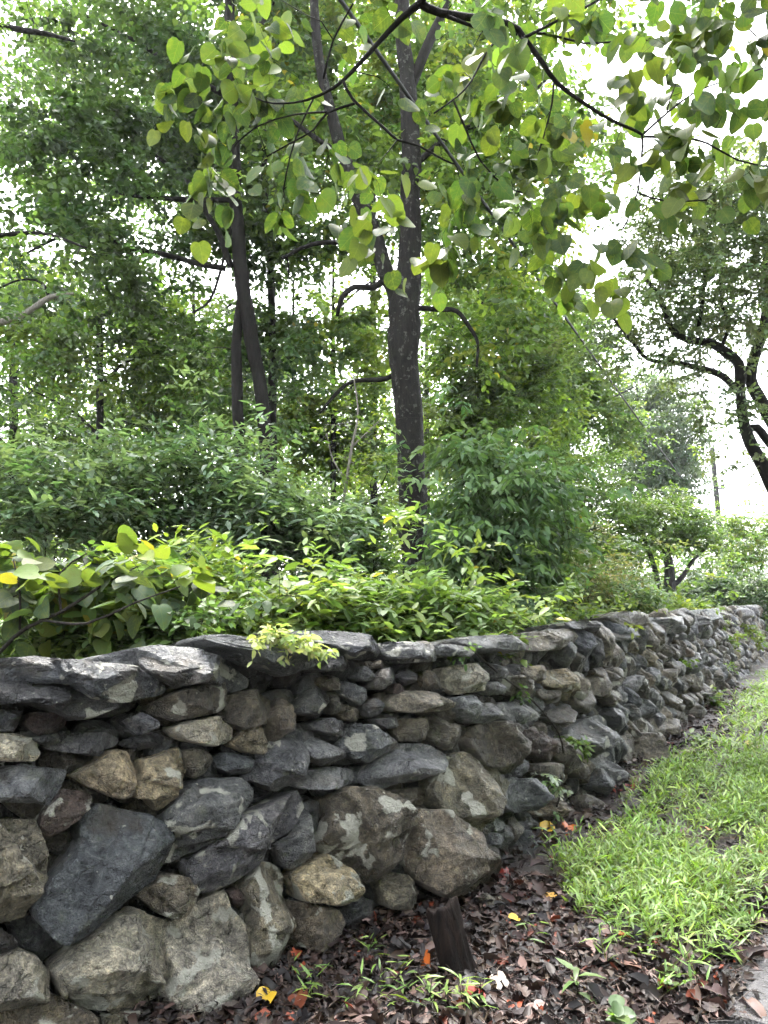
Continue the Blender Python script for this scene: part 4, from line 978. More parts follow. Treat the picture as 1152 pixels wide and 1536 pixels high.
# ================================================================== FOREGROUND TREE OVERHEAD
def lim(pts, ws, Y0, Y1=None, pre=None):
    n = len(pts); Y1 = Y0 if Y1 is None else Y1
    P = np.array([at(x, y, Y0 + (Y1 - Y0) * i / (n - 1)) for i, (x, y) in enumerate(pts)])
    r = np.interp(np.linspace(0, 1, n), np.linspace(0, 1, len(ws)), ws)
    return ('branch', P, r)
tr = np.vstack([[(1.75, -1.9, -.05), (1.68, -1.75, 1.2), (1.35, -1.1, 2.5), (.9, -.1, 3.35)], at(690, -190, 1.9)[None], at(655, -60, 2.3)[None], at(631, 5, 2.45)[None]])
HEART = dict(L=(.052, .088), asp=.98, k=2, m=3, tw=.17, t='heart', hang=1.1, tilt=.95, fold=.18, curl=.25, droop=.25, flat=.6, yellow=.006, keep=1)
plant('redbud_tree', 'tree leaning over from the lane whose heart shaped leaves hang across the top', 'tree',
      [('trunk', tr, (.10, .09, .065, .04, .022, .018, .016)),
       lim([(631, 5), (661, 20), (761, 35), (786, 57), (816, 97), (836, 125), (876, 155), (916, 180), (951, 195), (963, 202)], (.016, .011, .007, .005), 2.45, 2.7),
       lim([(631, 5), (605, 25), (576, 55), (530, 105), (500, 132), (460, 150), (425, 155), (395, 152), (350, 130)], (.014, .008, .004, .002), 2.45, 2.6),
       lim([(515, 122), (530, 150), (576, 192), (596, 210), (626, 218), (666, 240), (682, 246)], (.006, .003), 2.5, 2.6),
       lim([(532, 155), (490, 170), (470, 195), (435, 215), (400, 235)], (.005, .002), 2.5, 2.6),
       lim([(490, 168), (440, 172), (385, 190), (350, 220)], (.004, .002), 2.5, 2.7),
       lim([(485, 118), (500, 60), (530, 5)], (.004, .003), 2.5, 2.3),
       lim([(470, 148), (450, 190), (435, 235), (425, 285)], (.004, .002), 2.55, 2.6),
       lim([(671, 25), (726, 45), (761, 52), (816, 50), (876, 65), (926, 62), (976, 60), (1060, 40)], (.007, .002), 2.45, 2.9),
       lim([(831, 122), (828, 155), (821, 185), (806, 235), (790, 270)], (.004, .002), 2.6, 2.7),
       lim([(963, 202), (963, 225), (958, 280), (946, 320), (933, 345)], (.005, .002), 2.7, 2.7),
       lim([(966, 200), (1000, 170), (1040, 140), (1090, 120), (1152, 100)], (.005, .002), 2.7, 2.9),
       lim([(966, 205), (1026, 207), (1061, 215), (1106, 240), (1152, 250), (1190, 260)], (.005, .002), 2.7, 2.6),
       lim([(751, 50), (726, 85), (708, 120), (686, 145), (651, 170)], (.005, .002), 2.55, 2.4),
       lim([(958, 290), (1000, 302), (1060, 300)], (.004, .002), 2.7, 2.6),
       lim([(680, 150), (720, 240), (760, 280), (790, 290)], (.004, .002), 2.45, 2.7),
       lim([(786, 57), (860, 20), (960, -20), (1080, 10), (1140, 60)], (.006, .002), 2.5, 3.0)],
      [(390, 30, 80, 40, .2, 2.5), (460, 60, 70, 50, .3, 2.7), (400, 170, 100, 60, .3, 2.6), (330, 130, 40, 40, .2, 2.6), (480, 200, 50, 45, .3, 2.7), (340, 260, 60, 40, .2, 2.7), (430, 270, 60, 40, .2, 2.6), (550, 50, 60, 40, .3, 2.6), (560, 200, 50, 40, .3, 2.8), (290, 120, 40, 50, .2, 2.7), (320, 200, 40, 40, .2, 2.7),
       (710, 70, 70, 50, .3, 2.5), (770, 120, 60, 50, .3, 2.7), (710, 190, 70, 60, .3, 2.8), (690, 310, 50, 45, .3, 2.7), (590, 360, 60, 30, .2, 2.6), (740, 300, 60, 60, .3, 2.8), (790, 290, 70, 60, .3, 2.7), (830, 370, 50, 30, .2, 2.7), (690, 375, 40, 25, .2, 2.7),
       (880, 60, 100, 50, .3, 2.7), (900, 290, 70, 50, .2, 2.7), (930, 370, 45, 35, .2, 2.7), (865, 395, 30, 30, .2, 2.7), (1000, 280, 60, 35, .2, 2.7), (1080, 220, 80, 60, .3, 2.7), (1060, 60, 100, 60, .4, 2.9), (980, 130, 80, 50, .3, 2.8), (1120, 130, 50, 60, .3, 2.8), (1120, 290, 50, 25, .2, 2.6), (1110, 190, 50, 50, .3, 2.5), (1030, 200, 60, 40, .3, 2.6), (1090, 20, 70, 40, .3, 2.7), (950, 20, 80, 40, .3, 2.7), (1010, 70, 60, 50, .3, 2.8), (840, 170, 40, 40, .2, 2.7), (960, 200, 60, 40, .2, 2.7), (530, 300, 50, 40, .2, 2.7)],
      165, 2.6, HEART, [(.042, .078, .022), (.055, .092, .024), (.034, .064, .022), (.075, .108, .024)], lmat=M_NEAR, rag=.1, sprig=0, gap=.15, gfreq=3, seed=71, maxlen=.9, twr=.0016, tsides=7, shell=.1)

# heart leaved sapling behind the wall at the left
plant('redbud_sapling', 'leaning sapling with large wet heart shaped leaves beside the left cap slabs', 'sapling',
      [('stem', [(-70, 1060, 3.3), (0, 978, 3.3), (40, 942, 3.3), (92, 918, 3.3), (150, 880, 3.4), (205, 850, 3.5)], (8, 7, 6, 5, 4, 2)),
       ('stem', [(60, 930, 3.3), (130, 935, 3.2), (200, 905, 3.2), (270, 880, 3.2)], (4, 4, 3, 2)), ('stem', [(30, 945, 3.3), (30, 890, 3.3), (20, 840, 3.3)], (4, 3, 2)), ('stem', [(92, 918, 3.3), (90, 860, 3.4), (130, 830, 3.4)], (4, 3, 2))],
      [(30, 860, 80, 45, .3, 3.6), (110, 865, 80, 40, .3, 3.6), (190, 875, 70, 40, .3, 3.6), (265, 885, 50, 25, .2, 3.6), (60, 900, 60, 30, .2, 3.5), (150, 905, 70, 25, .2, 3.5)],
      70, 3.5, dict(L=(.075, .118), asp=.92, k=2, m=3, tw=.2, t='heart', hang=.35, tilt=.45, fold=.15, curl=.3, keep=1, yellow=.04), [(.09, .14, .03), (.05, .08, .04), (.06, .095, .05), (.07, .105, .06), (.115, .155, .03)], lmat=M_NEAR, rag=.1, sprig=0, gap=.0, seed=72, bark=M_TWIG, crown='foliage', twr=.002, tsides=7)

# ================================================================== VINES ON THE WALL
def wallY(px, py, out=.1):
    s, z = wall_hit(px, py); p = wall_pt(s, z); t, n = frame_at(s)
    return (p[:2] + n * out)[1]
def vine(label, path, blobs, n, leaf, cols, seed, out=.12, w=3):
    pts = [(x, y, wallY(x, y, out)) for x, y in path]
    bl = [(x, y, rx, ry, .08, wallY(x, y, out)) for x, y, rx, ry in blobs]
    plant('creeping_vine', label, 'vine', [('stem', pts, [w] * len(pts), M_TWIG)], bl, n, pts[0][2], leaf, cols, 'vines growing on the wall', lmat=M_SHRUB, gap=0, rag=.2, sprig=.05, sprigl=.05, seed=seed, crown='foliage', twr=.0012, tsides=6)
VL = dict(L=(.025, .05), asp=.6, k=3, m=4, tw=.07, hang=.3, tilt=.5)
vine('pale green creeper trailing over the sloping cap slab near the middle', [(378, 952), (410, 955), (440, 962), (482, 970)], [(400, 955, 30, 8), (440, 962, 40, 9), (470, 972, 22, 8)], 46, VL, [(.25, .30, .13), (.2, .27, .09), (.3, .33, .16)], 81, .24)
vine('bare twining stem running down across the stones right of the middle', [(697, 966), (748, 1010), (800, 1052), (838, 1100), (845, 1130)], [(700, 975, 10, 10), (780, 1040, 10, 8)], 5, VL, MD, 82, .12, 2.5)
vine('sprig of small green leaves growing from a joint above the steep slate', [(850, 1120), (862, 1112), (878, 1116)], [(855, 1115, 18, 8), (870, 1120, 14, 7)], 12, VL | dict(L=(.03, .06)), LG, 83, .1)
vine('yellow green creeper hanging over the far end of the wall', [(1125, 935), (1110, 945), (1090, 960), (1075, 965)], [(1115, 942, 20, 10), (1090, 958, 20, 8), (1130, 960, 18, 12)], 60, VL | dict(L=(.06, .1), tw=.16), YG, 84, .15)
vine('small yellowed creeper halfway down the far wall', [(1015, 990), (1022, 985), (1035, 992)], [(1022, 988, 14, 8), (1085, 1000, 10, 6)], 16, VL | dict(L=(.05, .08), tw=.12), YG, 85, .12)
vine('silvery variegated creeper hanging low on the stones by the flat ground rock', [(800, 1190), (820, 1165), (840, 1185), (835, 1210)], [(815, 1165, 18, 10), (838, 1180, 14, 12), (800, 1185, 8, 8)], 14, VL | dict(L=(.03, .05)), [(.3, .34, .28), (.15, .22, .12), (.35, .38, .33)], 86, .12)

# ================================================================== GROUND COVER
rng = np.random.default_rng(91)
# dead leaves
n = 90000
x = rng.uniform(-1.2, 6.5, n); y = rng.uniform(1.2, 13, n); y[:40000] = rng.uniform(1.6, 4.2, 40000); x[:40000] = rng.uniform(-.9, 2.6, 40000)
d = wall_dist(x, y)
dens = np.where(d < -.12, 0, np.where(d < .75, 1, np.exp(-(d - .75) / 1.2))) * np.clip(1.35 - y / 16, .2, 1)
kpath = np.concatenate([np.argmin(((np.stack([x, y], -1)[i_:i_ + 5000, None] - edge[None, ::6]) ** 2).sum(-1), 1) for i_ in range(0, n, 5000)])
onpath = ((np.stack([x, y], -1) - edge[::6][kpath]) * en[::6][kpath]).sum(-1)
dens = dens * np.where(onpath > .05, .03, 1)
dens = dens * np.clip(.35 + 1.5 * vnoise(np.stack([x * 5, y * 5, x * 0], -1), 61), 0, 1); k = rng.uniform(0, 1, n) < dens; x, y, d = x[k], y[k], d[k]; n = len(x)
z = gh(x, y) + rng.uniform(.0, .028, n) + .05 * np.clip(1 - d / .25, 0, 1) * rng.uniform(0, 1, n)
P = np.stack([x, y, z], -1); a = rng.uniform(0, 2 * np.pi, n)
D = np.stack([np.cos(a), np.sin(a), rng.normal(.05, .28, n)], -1); N = np.array([0, 0, 1.0]) + rng.normal(0, .38, (n, 3))
L_ = rng.uniform(.02, .085, n) * rng.choice([.32, .6, 1.0, 1.2], n)
colr = palette(rng, n, [(.016, .011, .010), (.026, .016, .013), (.036, .023, .018), (.05, .03, .024), (.022, .017, .016), (.011, .009, .009), (.065, .042, .031)], .35); rd_ = rng.uniform(0, 1, n) < .03; colr[rd_] = np.array([[.20, .045, .02]]) * rng.uniform(.4, 1.3, (rd_.sum(), 1))
pk = rng.uniform(0, 1, n) < .05; colr[pk] = np.array([.17, .11, .095]) * rng.uniform(.6, 1.2, (pk.sum(), 1))
lt = MB()
h_ = rng.uniform(0, 1, n) < .45
leaves(lt, P[h_], D[h_], N[h_], L_[h_], L_[h_] * rng.uniform(.6, .95, h_.sum()), colr[h_], 'lobed', .5, .5, .09, rng)
leaves(lt, P[~h_], D[~h_], N[~h_], L_[~h_], L_[~h_] * rng.uniform(.35, .8, (~h_).sum()), colr[~h_], 'lance', .7, .6, .1, rng)
# bark crumbs and stalks among the leaves
m = 5000; i_ = rng.integers(0, n, m); a = rng.uniform(0, 2 * np.pi, m)
leaves(lt, P[i_] + rng.normal(0, .05, (m, 3)) * np.array([1, 1, .1]) + np.array([0, 0, .012]), np.stack([np.cos(a), np.sin(a), rng.normal(.05, .2, m)], -1), np.array([0, 0, 1.0]) + rng.normal(0, .3, (m, 3)),
       rng.uniform(.03, .12, m), rng.uniform(.0025, .006, m), palette(rng, m, [(.03, .02, .016), (.09, .065, .05), (.015, .011, .01)], .3), 'quad', .3, .15, 0, rng)
o = lt.build('leaf_litter', M_LITTER); tag(o, kind='stuff')

# stiltgrass
GP = [(1180, 985), (1110, 1050), (1085, 1095), (1010, 1152), (940, 1208), (870, 1268), (812, 1318), (800, 1352), (850, 1395), (940, 1440), (1010, 1452), (1075, 1440), (1112, 1412), (1150, 1345), (1260, 1300), (1400, 1150), (1500, 1000)]
GW = np.array([ground_hit(*p)[:2] for p in GP])
def inside(x, y, poly):
    r = np.zeros(len(x), bool); j = len(poly) - 1
    for i in range(len(poly)):
        xi, yi = poly[i]; xj, yj = poly[j]
        c = ((yi > y) != (yj > y)) & (x < (xj - xi) * (y - yi) / (yj - yi + 1e-12) + xi); r ^= c; j = i
    return r
def grass(n, box, poly, hmin, hmax, Lr, nl, seed, gap, cols):
    rng = np.random.default_rng(seed)
    x = rng.uniform(box[0], box[1], n); y = rng.uniform(box[2], box[3], n)
    jx = x + rng.normal(0, .07, n) + .26 * fbm(np.stack([x * 4, y * 4, x * 0], -1), 5, 2); jy = y + rng.normal(0, .09, n) + .3 * fbm(np.stack([x * 4, y * 4, x * 0 + 7], -1), 6, 2)
    k = inside(jx, jy, poly) & ((.6 * vnoise(np.stack([x * 2.6, y * 2.6, x * 0], -1), 8) + .4 * vnoise(np.stack([x * 8, y * 8, x * 0], -1), 88)) > gap * rng.uniform(.55, 1.25, n))
    x, y = x[k], y[k]; n = len(x)
    hgt = rng.uniform(hmin, hmax, n) * (.4 + 1.1 * vnoise(np.stack([x * 2.5, y * 2.5, x * 0], -1), 18))
    B0 = np.stack([x, y, gh(x, y)], -1)
    ln = np.array([.45, -.25, 0]) + rng.normal(0, .42, (n, 3)) * np.array([1, 1, 0])
    T0 = unit(np.array([0, 0, 1.0]) + ln)
    g_ = MB()
    leaves(g_, B0, T0, np.cross(T0, rng.normal(0, 1, (n, 3))), hgt, np.full(n, .0035), palette(rng, n, [(.09, .12, .035), (.10, .10, .04)], .2), 'blade', .1, .18, 0, rng)
    f = (np.arange(nl) + .7 + rng.uniform(-.2, .2, (n, nl))) / nl
    P = B0[:, None] + T0[:, None] * (f * hgt[:, None])[..., None]; P = P - np.array([0, 0, 1.0]) * (.18 * hgt[:, None] * f ** 2)[..., None]
    a = rng.uniform(0, 2 * np.pi, (n, 1)) + np.arange(nl)[None] * np.pi + rng.normal(0, .5, (n, nl))
    D = np.stack([np.cos(a), np.sin(a), rng.normal(.35, .25, (n, nl))], -1) + T0[:, None] * .55
    N = np.array([0, 0, 1.0]) + rng.normal(0, .25, D.shape)
    P, D, N = P.reshape(-1, 3), D.reshape(-1, 3), N.reshape(-1, 3); m = len(P)
    L_ = rng.uniform(*Lr, m)
    col = np.repeat(palette(rng, n, cols, .16), nl, 0) * np.exp(rng.normal(0, .12, (m, 1)))
    leaves(g_, P, D, N, L_, L_ * rng.uniform(.13, .2, m), col, 'blade', .25, .35, 0, rng)
    return g_
GC = [(.14, .225, .05), (.18, .27, .06), (.10, .18, .045), (.23, .32, .075), (.13, .22, .05), (.16, .25, .055), (.15, .25, .05)]
gm = grass(14000, (.9, 4.6, 2.2, 7.0), GW, .08, .26, (.045, .088), 7, 5, .55, GC)
g2 = grass(9000, (2.0, 9.5, 6.6, 16), GW, .10, .24, (.07, .12), 5, 6, .38, GC)
for k_ in ('V',): gm.T += [t + gm.n for t in g2.T]; gm.V += g2.V; gm.n += g2.n
for k_ in gm.A: gm.A[k_] += g2.A[k_]
o = gm.build('grass', M_GRASS); tag(o, kind='stuff')

# weeds one can tell apart
def weed(name, label, px, py, h, nst, L, asp, nl, seed, cols=GC, group=None, tilt=.3, spread=.5, up=.35, z0=0):
    rng = np.random.default_rng(seed); b = ground_hit(px, py); b[2] = gh(b[0], b[1]) + z0
    root = empty(name, label, 'plant', group); mb = MB(); lb = MB()
    for s in range(nst):
        d = unit(np.array([rng.normal(0, spread), rng.normal(0, spread), 1.0])); hh = h * rng.uniform(.65, 1.1)
        p0 = b + rng.normal(0, .006 + .004 * nst, 3) * np.array([1, 1, 0]); t = np.linspace(0, 1, 6)[:, None]
        Pn = p0 + d * t * hh + np.array([d[0], d[1], -.3]) * (t ** 2) * hh * .3; Pn[0, 2] -= .02
        tube(mb, Pn, np.linspace(.0022, .0008, 6), 5)
        f = (np.arange(nl) + 1.2) / (nl + .3); ii = np.stack([np.interp(f, t[:, 0], Pn[:, k]) for k in range(3)], -1)
        a = rng.uniform(0, 6.28) + np.arange(nl) * 2.4 + rng.normal(0, .3, nl)
        D = np.stack([np.cos(a), np.sin(a), np.full(nl, up) + rng.normal(0, .15, nl)], -1); N = np.array([0, 0, 1.0]) + rng.normal(0, tilt, (nl, 3))
        L_ = rng.uniform(*L, nl)
        leaves(lb, ii, D, N, L_, L_ * asp, palette(rng, nl, cols, .15), 'blade' if asp < .6 else 'heart', .3, .35, 0, rng)
    mb.build('stem', M_SHRUB if False else M_TWIG, root, True); lb.build('leaves', M_GRASS, root)
    return root
GW_ = 'weeds sprouting through the leaf litter'
weed('weed', 'single upright weed with broad pointed leaves at the bottom right of the post', 872, 1500, .17, 1, (.08, .11), .30, 6, 1, MD + GC[:1], GW_, .2, .1)
weed('weed', 'bushy tuft of narrow leaves nearest the big pale corner stone', 492, 1512, .16, 6, (.05, .08), .17, 6, 2, GC, GW_)
weed('weed', 'tuft of narrow leaves at the bottom between the corner stone and the post', 575, 1500, .17, 6, (.05, .085), .17, 6, 3, GC, GW_)
weed('weed', 'leafy tuft in the litter just left of the rotten post foot', 645, 1505, .15, 5, (.05, .08), .19, 5, 4, GC, GW_)
weed('weed', 'spreading tuft directly below the rotten post', 705, 1515, .17, 5, (.055, .09), .17, 6, 5, GC, GW_)
weed('weed', 'thin upright grass spray right of the rotten post', 798, 1425, .15, 2, (.05, .09), .12, 4, 6, GC, GW_)
weed('weed', 'small tuft above the orange leaf left of the post', 560, 1432, .09, 3, (.04, .06), .2, 5, 7, GC, GW_)
weed('weed', 'round leaved weed at the edge of the wet path', 1010, 1480, .08, 3, (.03, .045), .85, 4, 8, LG, GW_)
weed('weed', 'grassy tuft arching over the edge of the wet path', 1085, 1445, .16, 6, (.07, .12), .12, 5, 9, GC, GW_)
weed('weed', 'bright green weed with wide leaves at the bottom edge of the picture', 945, 1548, .11, 3, (.05, .075), .8, 5, 10, MD, GW_)
weed('weed', 'small weed rooted against the boulder above the flat ground rock', 800, 1275, .1, 4, (.03, .05), .4, 6, 11, MD, GW_)
weed('weed', 'loose clump of narrow leaves where the grass meets the bare litter', 955, 1440, .13, 6, (.045, .075), .18, 6, 12, GC, GW_)
weed('weed', 'leafy weeds clustered along the foot of the far wall', 1075, 1062, .3, 8, (.08, .13), .5, 7, 13, LG + YG, GW_)
weed('weed', 'yellowish broad leaved weed beside the sticks on the ground', 1050, 1125, .22, 7, (.07, .11), .55, 6, 14, YG + LG, GW_)

# ================================================================== THINGS ON THE GROUND
root = empty('rotten_post', 'dark rotten stub of wood leaning beside the wall foot', 'post')
b0 = ground_hit(688, 1462); b1 = at(662, 1362, b0[1] + .05)
n_ = 26; t = np.linspace(0, 1, n_)[:, None]; ax = unit(b1 - b0); Ht = np.linalg.norm(b1 - b0)
sx = unit(np.cross(ax, [0, -1, 0])); sy = np.cross(ax, sx); th = np.arange(30) * 2 * np.pi / 30
V = []
for i in range(n_):
    f = i / (n_ - 1); c = b0 - ax * .06 + ax * (Ht + .06) * f
    for k in range(30):
        rr = .066 * (1 - .12 * f) * (1 + .16 * math.sin(3 * th[k] + .6) + .10 * math.sin(7 * th[k]))
        q = c + (sx * math.cos(th[k]) * rr + sy * math.sin(th[k]) * rr * .8)
        if f > .75: q = q + ax * (.05 * (fbm(np.array([[th[k] * 2.2, 1.0, 3.0]]), 5, 3)[0]) + .02 * math.cos(th[k] + 1.0)) * (f - .75) / .25
        V.append(q)
V = np.array(V); fb = fbm(np.stack([V @ sx * 60, V @ sy * 60, V @ ax * 7], -1), 3, 3)
V = V + (unit(V - (b0 + ((V - b0) @ ax)[:, None] * ax)) * (fb * .014)[:, None])
i, j = np.meshgrid(np.arange(n_ - 1), np.arange(30), indexing='ij'); j2 = (j + 1) % 30
Q = np.stack([i * 30 + j, i * 30 + j2, (i + 1) * 30 + j2, (i + 1) * 30 + j], -1).reshape(-1, 4)
top = V[-30:].mean(0) - ax * .015; V = np.vstack([V, top[None]]); T = np.stack([np.full(30, len(V) - 1), (n_ - 1) * 30 + np.arange(30), (n_ - 1) * 30 + (np.arange(30) + 1) % 30], -1)
mb = MB(); mb.add(V, T, Q); mb.build('wood', M_ROT, root)
mb = MB()
for k in range(7):
    a = k * .9 + .3; p0 = b0 + ax * Ht * (.5 + .05 * k) + (sx * math.cos(a) + sy * math.sin(a)) * .05
    tube(mb, np.array([p0, p0 + ax * .03, p0 + ax * (.05 + .006 * k)]), np.array([.006, .005, .001]), 5)
mb.build('splinters', M_ROT, root)

def rock(label, px, kind, lich, seed, hgt=.07, bulge=.5):
    P = np.array([ground_hit(x, y)[:2] for x, y in px]); c = P.mean(0)
    if (P[:, 0] * np.roll(P[:, 1], -1) - np.roll(P[:, 0], -1) * P[:, 1]).sum() < 0: P = P[::-1]
    O = np.array([c[0], c[1], gh(c[0], c[1])])
    gk = stone_geo(P - c, O, np.array([1.0, 0, 0]), np.array([0, 1.0, 0]), np.array([0, 0, 1.0]), hgt * .25, hgt * 1.5, 70, seed, kind, lich, bulge=bulge)
    V, T, Q, ti, li = gk; mb = MB(); mb.add(V, T, Q, tint=ti, lich=li)
    return tag(mb.build('fallen_rock', M_STONE), label, 'rock', 'rocks lying at the foot of the wall')
rock('flat wet bluish rock lying at the foot of the wall by the orange leaf', cropC([(240, 815), (270, 775), (330, 758), (400, 765), (445, 805), (405, 840), (300, 850)]), 'b', .1, 701, .07, .3)
rock('small rounded brown rock just right of the post top', [(700, 1372), (706, 1350), (730, 1342), (752, 1352), (755, 1370), (728, 1380)], 'g', .2, 702, .05, .4)
rock('pale rock chip half buried behind the small brown rock', [(742, 1352), (756, 1340), (776, 1344), (770, 1358), (750, 1362)], 'g', .3, 703, .04, .35)
rock('flat shard of stone leaning against the right side of the post', [(688, 1384), (700, 1374), (716, 1396), (722, 1412), (706, 1410)], 's', .2, 704, .03, .2)
rock('grey rock sunk in the litter under the tan lichen stone', cropB([(585, 1130), (640, 1100), (700, 1110), (690, 1150), (620, 1165)]), 'n', .1, 705, .05, .35)

def fallen(label, px, py, col, L, kind='lobed', seed=0, yaw=None, tilt=.35, curl=.5, z=.035):
    rng = np.random.default_rng(seed + 300); p = ground_hit(px, py); p[2] = gh(p[0], p[1]) + z
    lb = MB(); a = rng.uniform(0, 6.28) if yaw is None else yaw
    D = np.array([[math.cos(a), math.sin(a), rng.normal(.1, .2)]]); N = np.array([[0, -.25, 1.0]]) + rng.normal(0, tilt, (1, 3))
    D = unit(D); leaves(lb, -D * L / 2, D, N, np.array([L]), np.array([L * rng.uniform(.75, 1.0)]), np.array([col]), kind, .35, curl, .09, rng)
    tb = MB(); st = -D[0] * L / 2
    tube(tb, np.array([st, st - D[0] * L * .35 + np.array([0, 0, .004]), st - D[0] * L * .6]), np.array([.0014, .0012, .001]), 5)
    e = empty('fallen_leaf', label, 'leaf', 'coloured leaves fallen by the wall'); e.location = p
    lb.build('blade', M_FALLEN, e); tb.build('stalk', M_TWIG, e)
Ye, Or, Rd, Br, Pk, Ta = (.62, .40, .03), (.42, .10, .015), (.19, .02, .012), (.15, .042, .02), (.10, .05, .04), (.12, .08, .042)
for k_, f in enumerate([
    ('vivid yellow curled leaf at the foot of the big pale corner stone', 395, 1512, Ye, .085, 'heart'), ('rust brown leaf beside the vivid yellow one', 446, 1514, Br, .085, 'lobed'), ('orange lobed leaf left of the post foot', 638, 1452, Or, .085, 'lobed'),
    ('dull red leaf tucked behind the orange lobed leaf', 603, 1462, Br, .08, 'heart'), ('small round yellow leaf right of the post', 770, 1387, Ye, .055, 'heart'), ('big orange leaf above the flat wet rock', 853, 1250, Or, .12, 'lobed'),
    ('yellow leaf pair piece left of the big orange leaf', 822, 1252, Ye, .1, 'heart'), ('dark red leaf at the base of the steep slate', 920, 1190, Rd, .15, 'lobed'), ('red leaf beside the dark red one', 945, 1187, Rd, .13, 'heart'),
    ('cream leaf lying right of the steep slate', 955, 1178, (.17, .135, .095), .14, 'heart'), ('scarlet leaf against the boulder with the rounded top', 752, 1322, Rd, .1, 'lobed'), ('crumpled red leaf below the scarlet one', 757, 1340, Br, .09, 'lobed'),
    ('tan and pink leaf near the bottom right of the post', 742, 1482, Ta, .1, 'lobed'), ('red leaf lying right of the post foot', 740, 1448, Rd, .07, 'lobed'), ('maroon leaf at the bottom beneath the post', 715, 1502, Rd, .085, 'heart'),
    ('pink brown leaf near the lower edge', 808, 1524, Pk, .09, 'heart'), ('brown leaf at the upper edge of the litter bank', 835, 1388, Br, .07, 'lobed'), ('round translucent brown leaf in front of the grass', 950, 1462, (.16, .09, .07), .085, 'heart'),
    ('orange leaf at the lower edge of the grass', 938, 1420, Or, .05, 'lobed'), ('red and pink leaf standing in the litter before the path', 997, 1495, (.24, .07, .04), .07, 'heart'), ('pale pink leaf lying on the wet path', 1135, 1520, (.13, .075, .055), .09, 'heart'),
    ('orange leaf resting on top of the grass', 1066, 1285, Or, .05, 'heart'), ('yellow and orange leaf on the litter right of the scarlet one', 822, 1352, (.42, .25, .05), .09, 'lobed'), ('rust leaf lying right of the small rocks', 735, 1372, Br, .08, 'lobed'),
    ('red leaf near the sticks by the far wall', 1005, 1115, Rd, .15, 'lobed'), ('tan leaf beside the far sticks', 1030, 1130, Ta, .17, 'lobed'), ('yellow leaf among the weeds of the far verge', 1130, 1120, Ye, .13, 'heart'), ('rusty leaf under the tan lichen stone', 590, 1378, Br, .09, 'lobed')]):
    fallen(*f, seed=k_, z=.035 if k_ != 21 else .16)
def stick(label, px, r, seed):
    P = np.array([ground_hit(x, y) for x, y in px]); P[:, 2] = gh(P[:, 0], P[:, 1]) + .03
    C4 = catmull(P, .05); C4[:, :2] += .02 * fbm(C4 * 5, seed, 2)[:, None]
    mb = MB(); tube(mb, C4, np.linspace(r, r * .5, len(C4)), 7, .2, seed); q = C4[len(C4) // 2]
    tube(mb, np.array([q, q + np.array([.06, .05, .03]), q + np.array([.14, .1, .03])]), np.array([r * .5, r * .4, r * .2]), 5)
    tag(mb.build('fallen_stick', M_BARK), label, 'stick', 'sticks lying in the litter')
stick('dark stick lying across the litter by the far part of the wall', [(985, 1160), (1020, 1150), (1062, 1138)], .016, 1)
stick('shorter stick behind the dark one near the long brown base stone', [(1010, 1120), (1045, 1112), (1070, 1104)], .012, 2)
stick('thin stick lying in the litter right of the post', [(800, 1470), (840, 1452), (880, 1448)], .004, 3)
stick('pale dry stalk resting against the stones by the corner', [(388, 1420), (425, 1462)], .003, 4)

# ================================================================== POLE AND CABLE
PY = 52
root = empty('utility_pole', 'plain wooden utility pole standing against the white sky at right', 'pole')
pb = at(1078, 780, PY); ptop = at(1068, 672, PY)
mb = MB(); tube(mb, catmull(np.array([[pb[0] + .1, PY, -.5], pb, ptop]), .4), np.interp(np.linspace(0, 1, len(catmull(np.array([[pb[0] + .1, PY, -.5], pb, ptop]), .4))), [0, 1], [.21, .16]), 12, .04)
mb.build('shaft', M_POLE, root)
def boxm(c, h):
    V = np.array([[sx_, sy_, sz_] for sx_ in (-1, 1) for sy_ in (-1, 1) for sz_ in (-1, 1)], float) * np.array(h) + np.array(c)
    return V, [(0, 1, 3, 2), (4, 6, 7, 5), (0, 4, 5, 1), (2, 3, 7, 6), (0, 2, 6, 4), (1, 5, 7, 3)]
mb = MB(); V, Q = boxm(ptop + np.array([.05, -.2, -.1]), (.05, .05, .28)); mb.add(V, None, Q); tube(mb, np.array([ptop + [0.05, -.2, .1], ptop + [.05, -.2, .35]]), np.array([.06, .03]), 8); mb.build('insulator', M_POLE, root, False)
mb = MB(); c = at(1073, 733, PY); V, Q = boxm(c + np.array([.3, -.15, 0]), (.28, .04, .05)); mb.add(V, None, Q); V, Q = boxm(c + np.array([.45, -.15, .15]), (.1, .1, .14)); mb.add(V, None, Q); mb.build('bracket', M_POLE, root, False)
A_ = at(1073, 782, PY - .2); B_ = at(520, -20, 6.4); Cc = B_ + (B_ - A_) * .35
Pw = np.array([A_ + (Cc - A_) * f - np.array([0, 0, .5 * math.sin(math.pi * min(1, f * 1.0)) * .6]) for f in np.linspace(0, 1, 60)])
mb = MB(); tube(mb, Pw, np.linspace(.034, .02, 60), 6); tag(mb.build('overhead_cable', M_WIRE), 'thin black cable sloping from overhead down to the utility pole', 'cable')
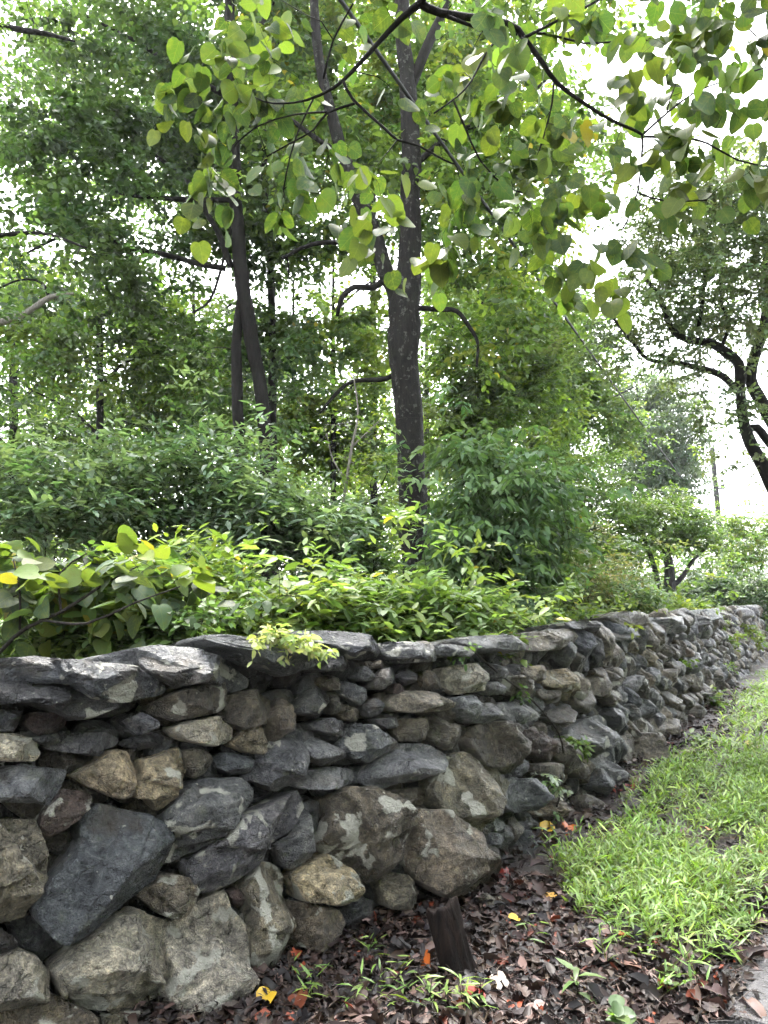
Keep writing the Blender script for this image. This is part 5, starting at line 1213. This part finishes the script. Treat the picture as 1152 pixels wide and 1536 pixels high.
# unseen wood added across the lane, behind and right of the camera: it shades the wall from the front
rng = np.random.default_rng(123); m = 1500
ang = np.radians(rng.uniform(35, 205, m)); rad_ = rng.uniform(8.5, 13, m)
cl = np.stack([np.sin(ang) * rad_ + 1.5, np.cos(ang) * rad_ * .9 - 1.0, rng.uniform(.2, 8.5, m)], -1)
k = (wall_dist(cl[:, 0], cl[:, 1]) > 4.5) & (project(cl)[:, 0] > 1500) | (cl[:, 1] < -3)
lb = MB(); foliage(lb, cl[k], unit(rng.normal(0, 1, cl[k].shape)), dict(L=(.25, .4), asp=.6, k=6, m=5, tw=1.0, t='quad', hang=.3, tilt=.5), MD, rng)
o = lb.build('lane_shade_wood', M_LEAF); tag(o, kind='stuff')
# ================================================================== AIR
V, Q = boxm((5, 40, 14), (75, 75, 15.5))
V[:, 2] = np.where(V[:, 2] < 0, -4.0, 32.0)
hz = link('haze', make_mesh('haze', V, None, Q, None, None, False)); tag(hz, kind='stuff')
hm, nt = newmat('haze_air'); pv = nd(nt, 'ShaderNodeVolumePrincipled', {'Color': (.9, .93, .95, 1), 'Density': .0006, 'Anisotropy': .2})
oo = nd(nt, 'ShaderNodeOutputMaterial'); nt.links.new(pv.outputs[0], oo.inputs['Volume'])
hz.data.materials.clear(); hz.data.materials.append(hm)
EXPOSURE=3.25
# ================================================================== LIGHT AND CAMERA
w = bpy.data.worlds.new('World'); scene.world = w; w.use_nodes = True
nt = w.node_tree; nt.nodes.clear()
SUN_EL, SUN_AZ = math.radians(60), math.radians(-12)      # azimuth from +Y, clockwise seen from above
sky = nd(nt, 'ShaderNodeTexSky', sky_type='NISHITA', sun_disc=False, sun_elevation=SUN_EL, sun_rotation=SUN_AZ, air_density=1.0, dust_density=3.0, ozone_density=1.0)
hs = nd(nt, 'ShaderNodeHueSaturation', {'Saturation': .22, 'Value': 1.0, 'Color': sky.outputs[0]})
bg = nd(nt, 'ShaderNodeBackground', {'Color': hs.outputs[0], 'Strength': .15})
o = nd(nt, 'ShaderNodeOutputWorld'); nt.links.new(bg.outputs[0], o.inputs[0])
L = bpy.data.lights.new('sun', 'SUN'); L.energy = 1.5; L.angle = math.radians(20); L.color = (1, .96, .9)
so = bpy.data.objects.new('sun', L); COL.objects.link(so)
dv = np.array([math.sin(SUN_AZ) * math.cos(SUN_EL), math.cos(SUN_AZ) * math.cos(SUN_EL), math.sin(SUN_EL)])
import mathutils
so.rotation_euler = mathutils.Vector(dv).to_track_quat('Z', 'Y').to_euler()
cam = bpy.data.cameras.new('camera'); co = bpy.data.objects.new('camera', cam); COL.objects.link(co)
cam.sensor_width = 36; cam.sensor_fit = 'AUTO'; cam.lens = FPX / 1536 * 36
cam.clip_start = .05; cam.clip_end = 2000
co.location = CAM; co.rotation_euler = (math.radians(90) + PITCH, 0, 0)
scene.camera = co
scene.view_settings.view_transform = 'Standard'; scene.view_settings.look = 'None'
scene.view_settings.gamma = 1; scene.view_settings.exposure = EXPOSURE
scene.cycles.max_bounces = 5; scene.cycles.diffuse_bounces = 3; scene.cycles.glossy_bounces = 2
scene.cycles.transmission_bounces = 6
scene.cycles.use_adaptive_sampling = True; scene.cycles.adaptive_threshold = .03; scene.cycles.adaptive_min_samples = 24
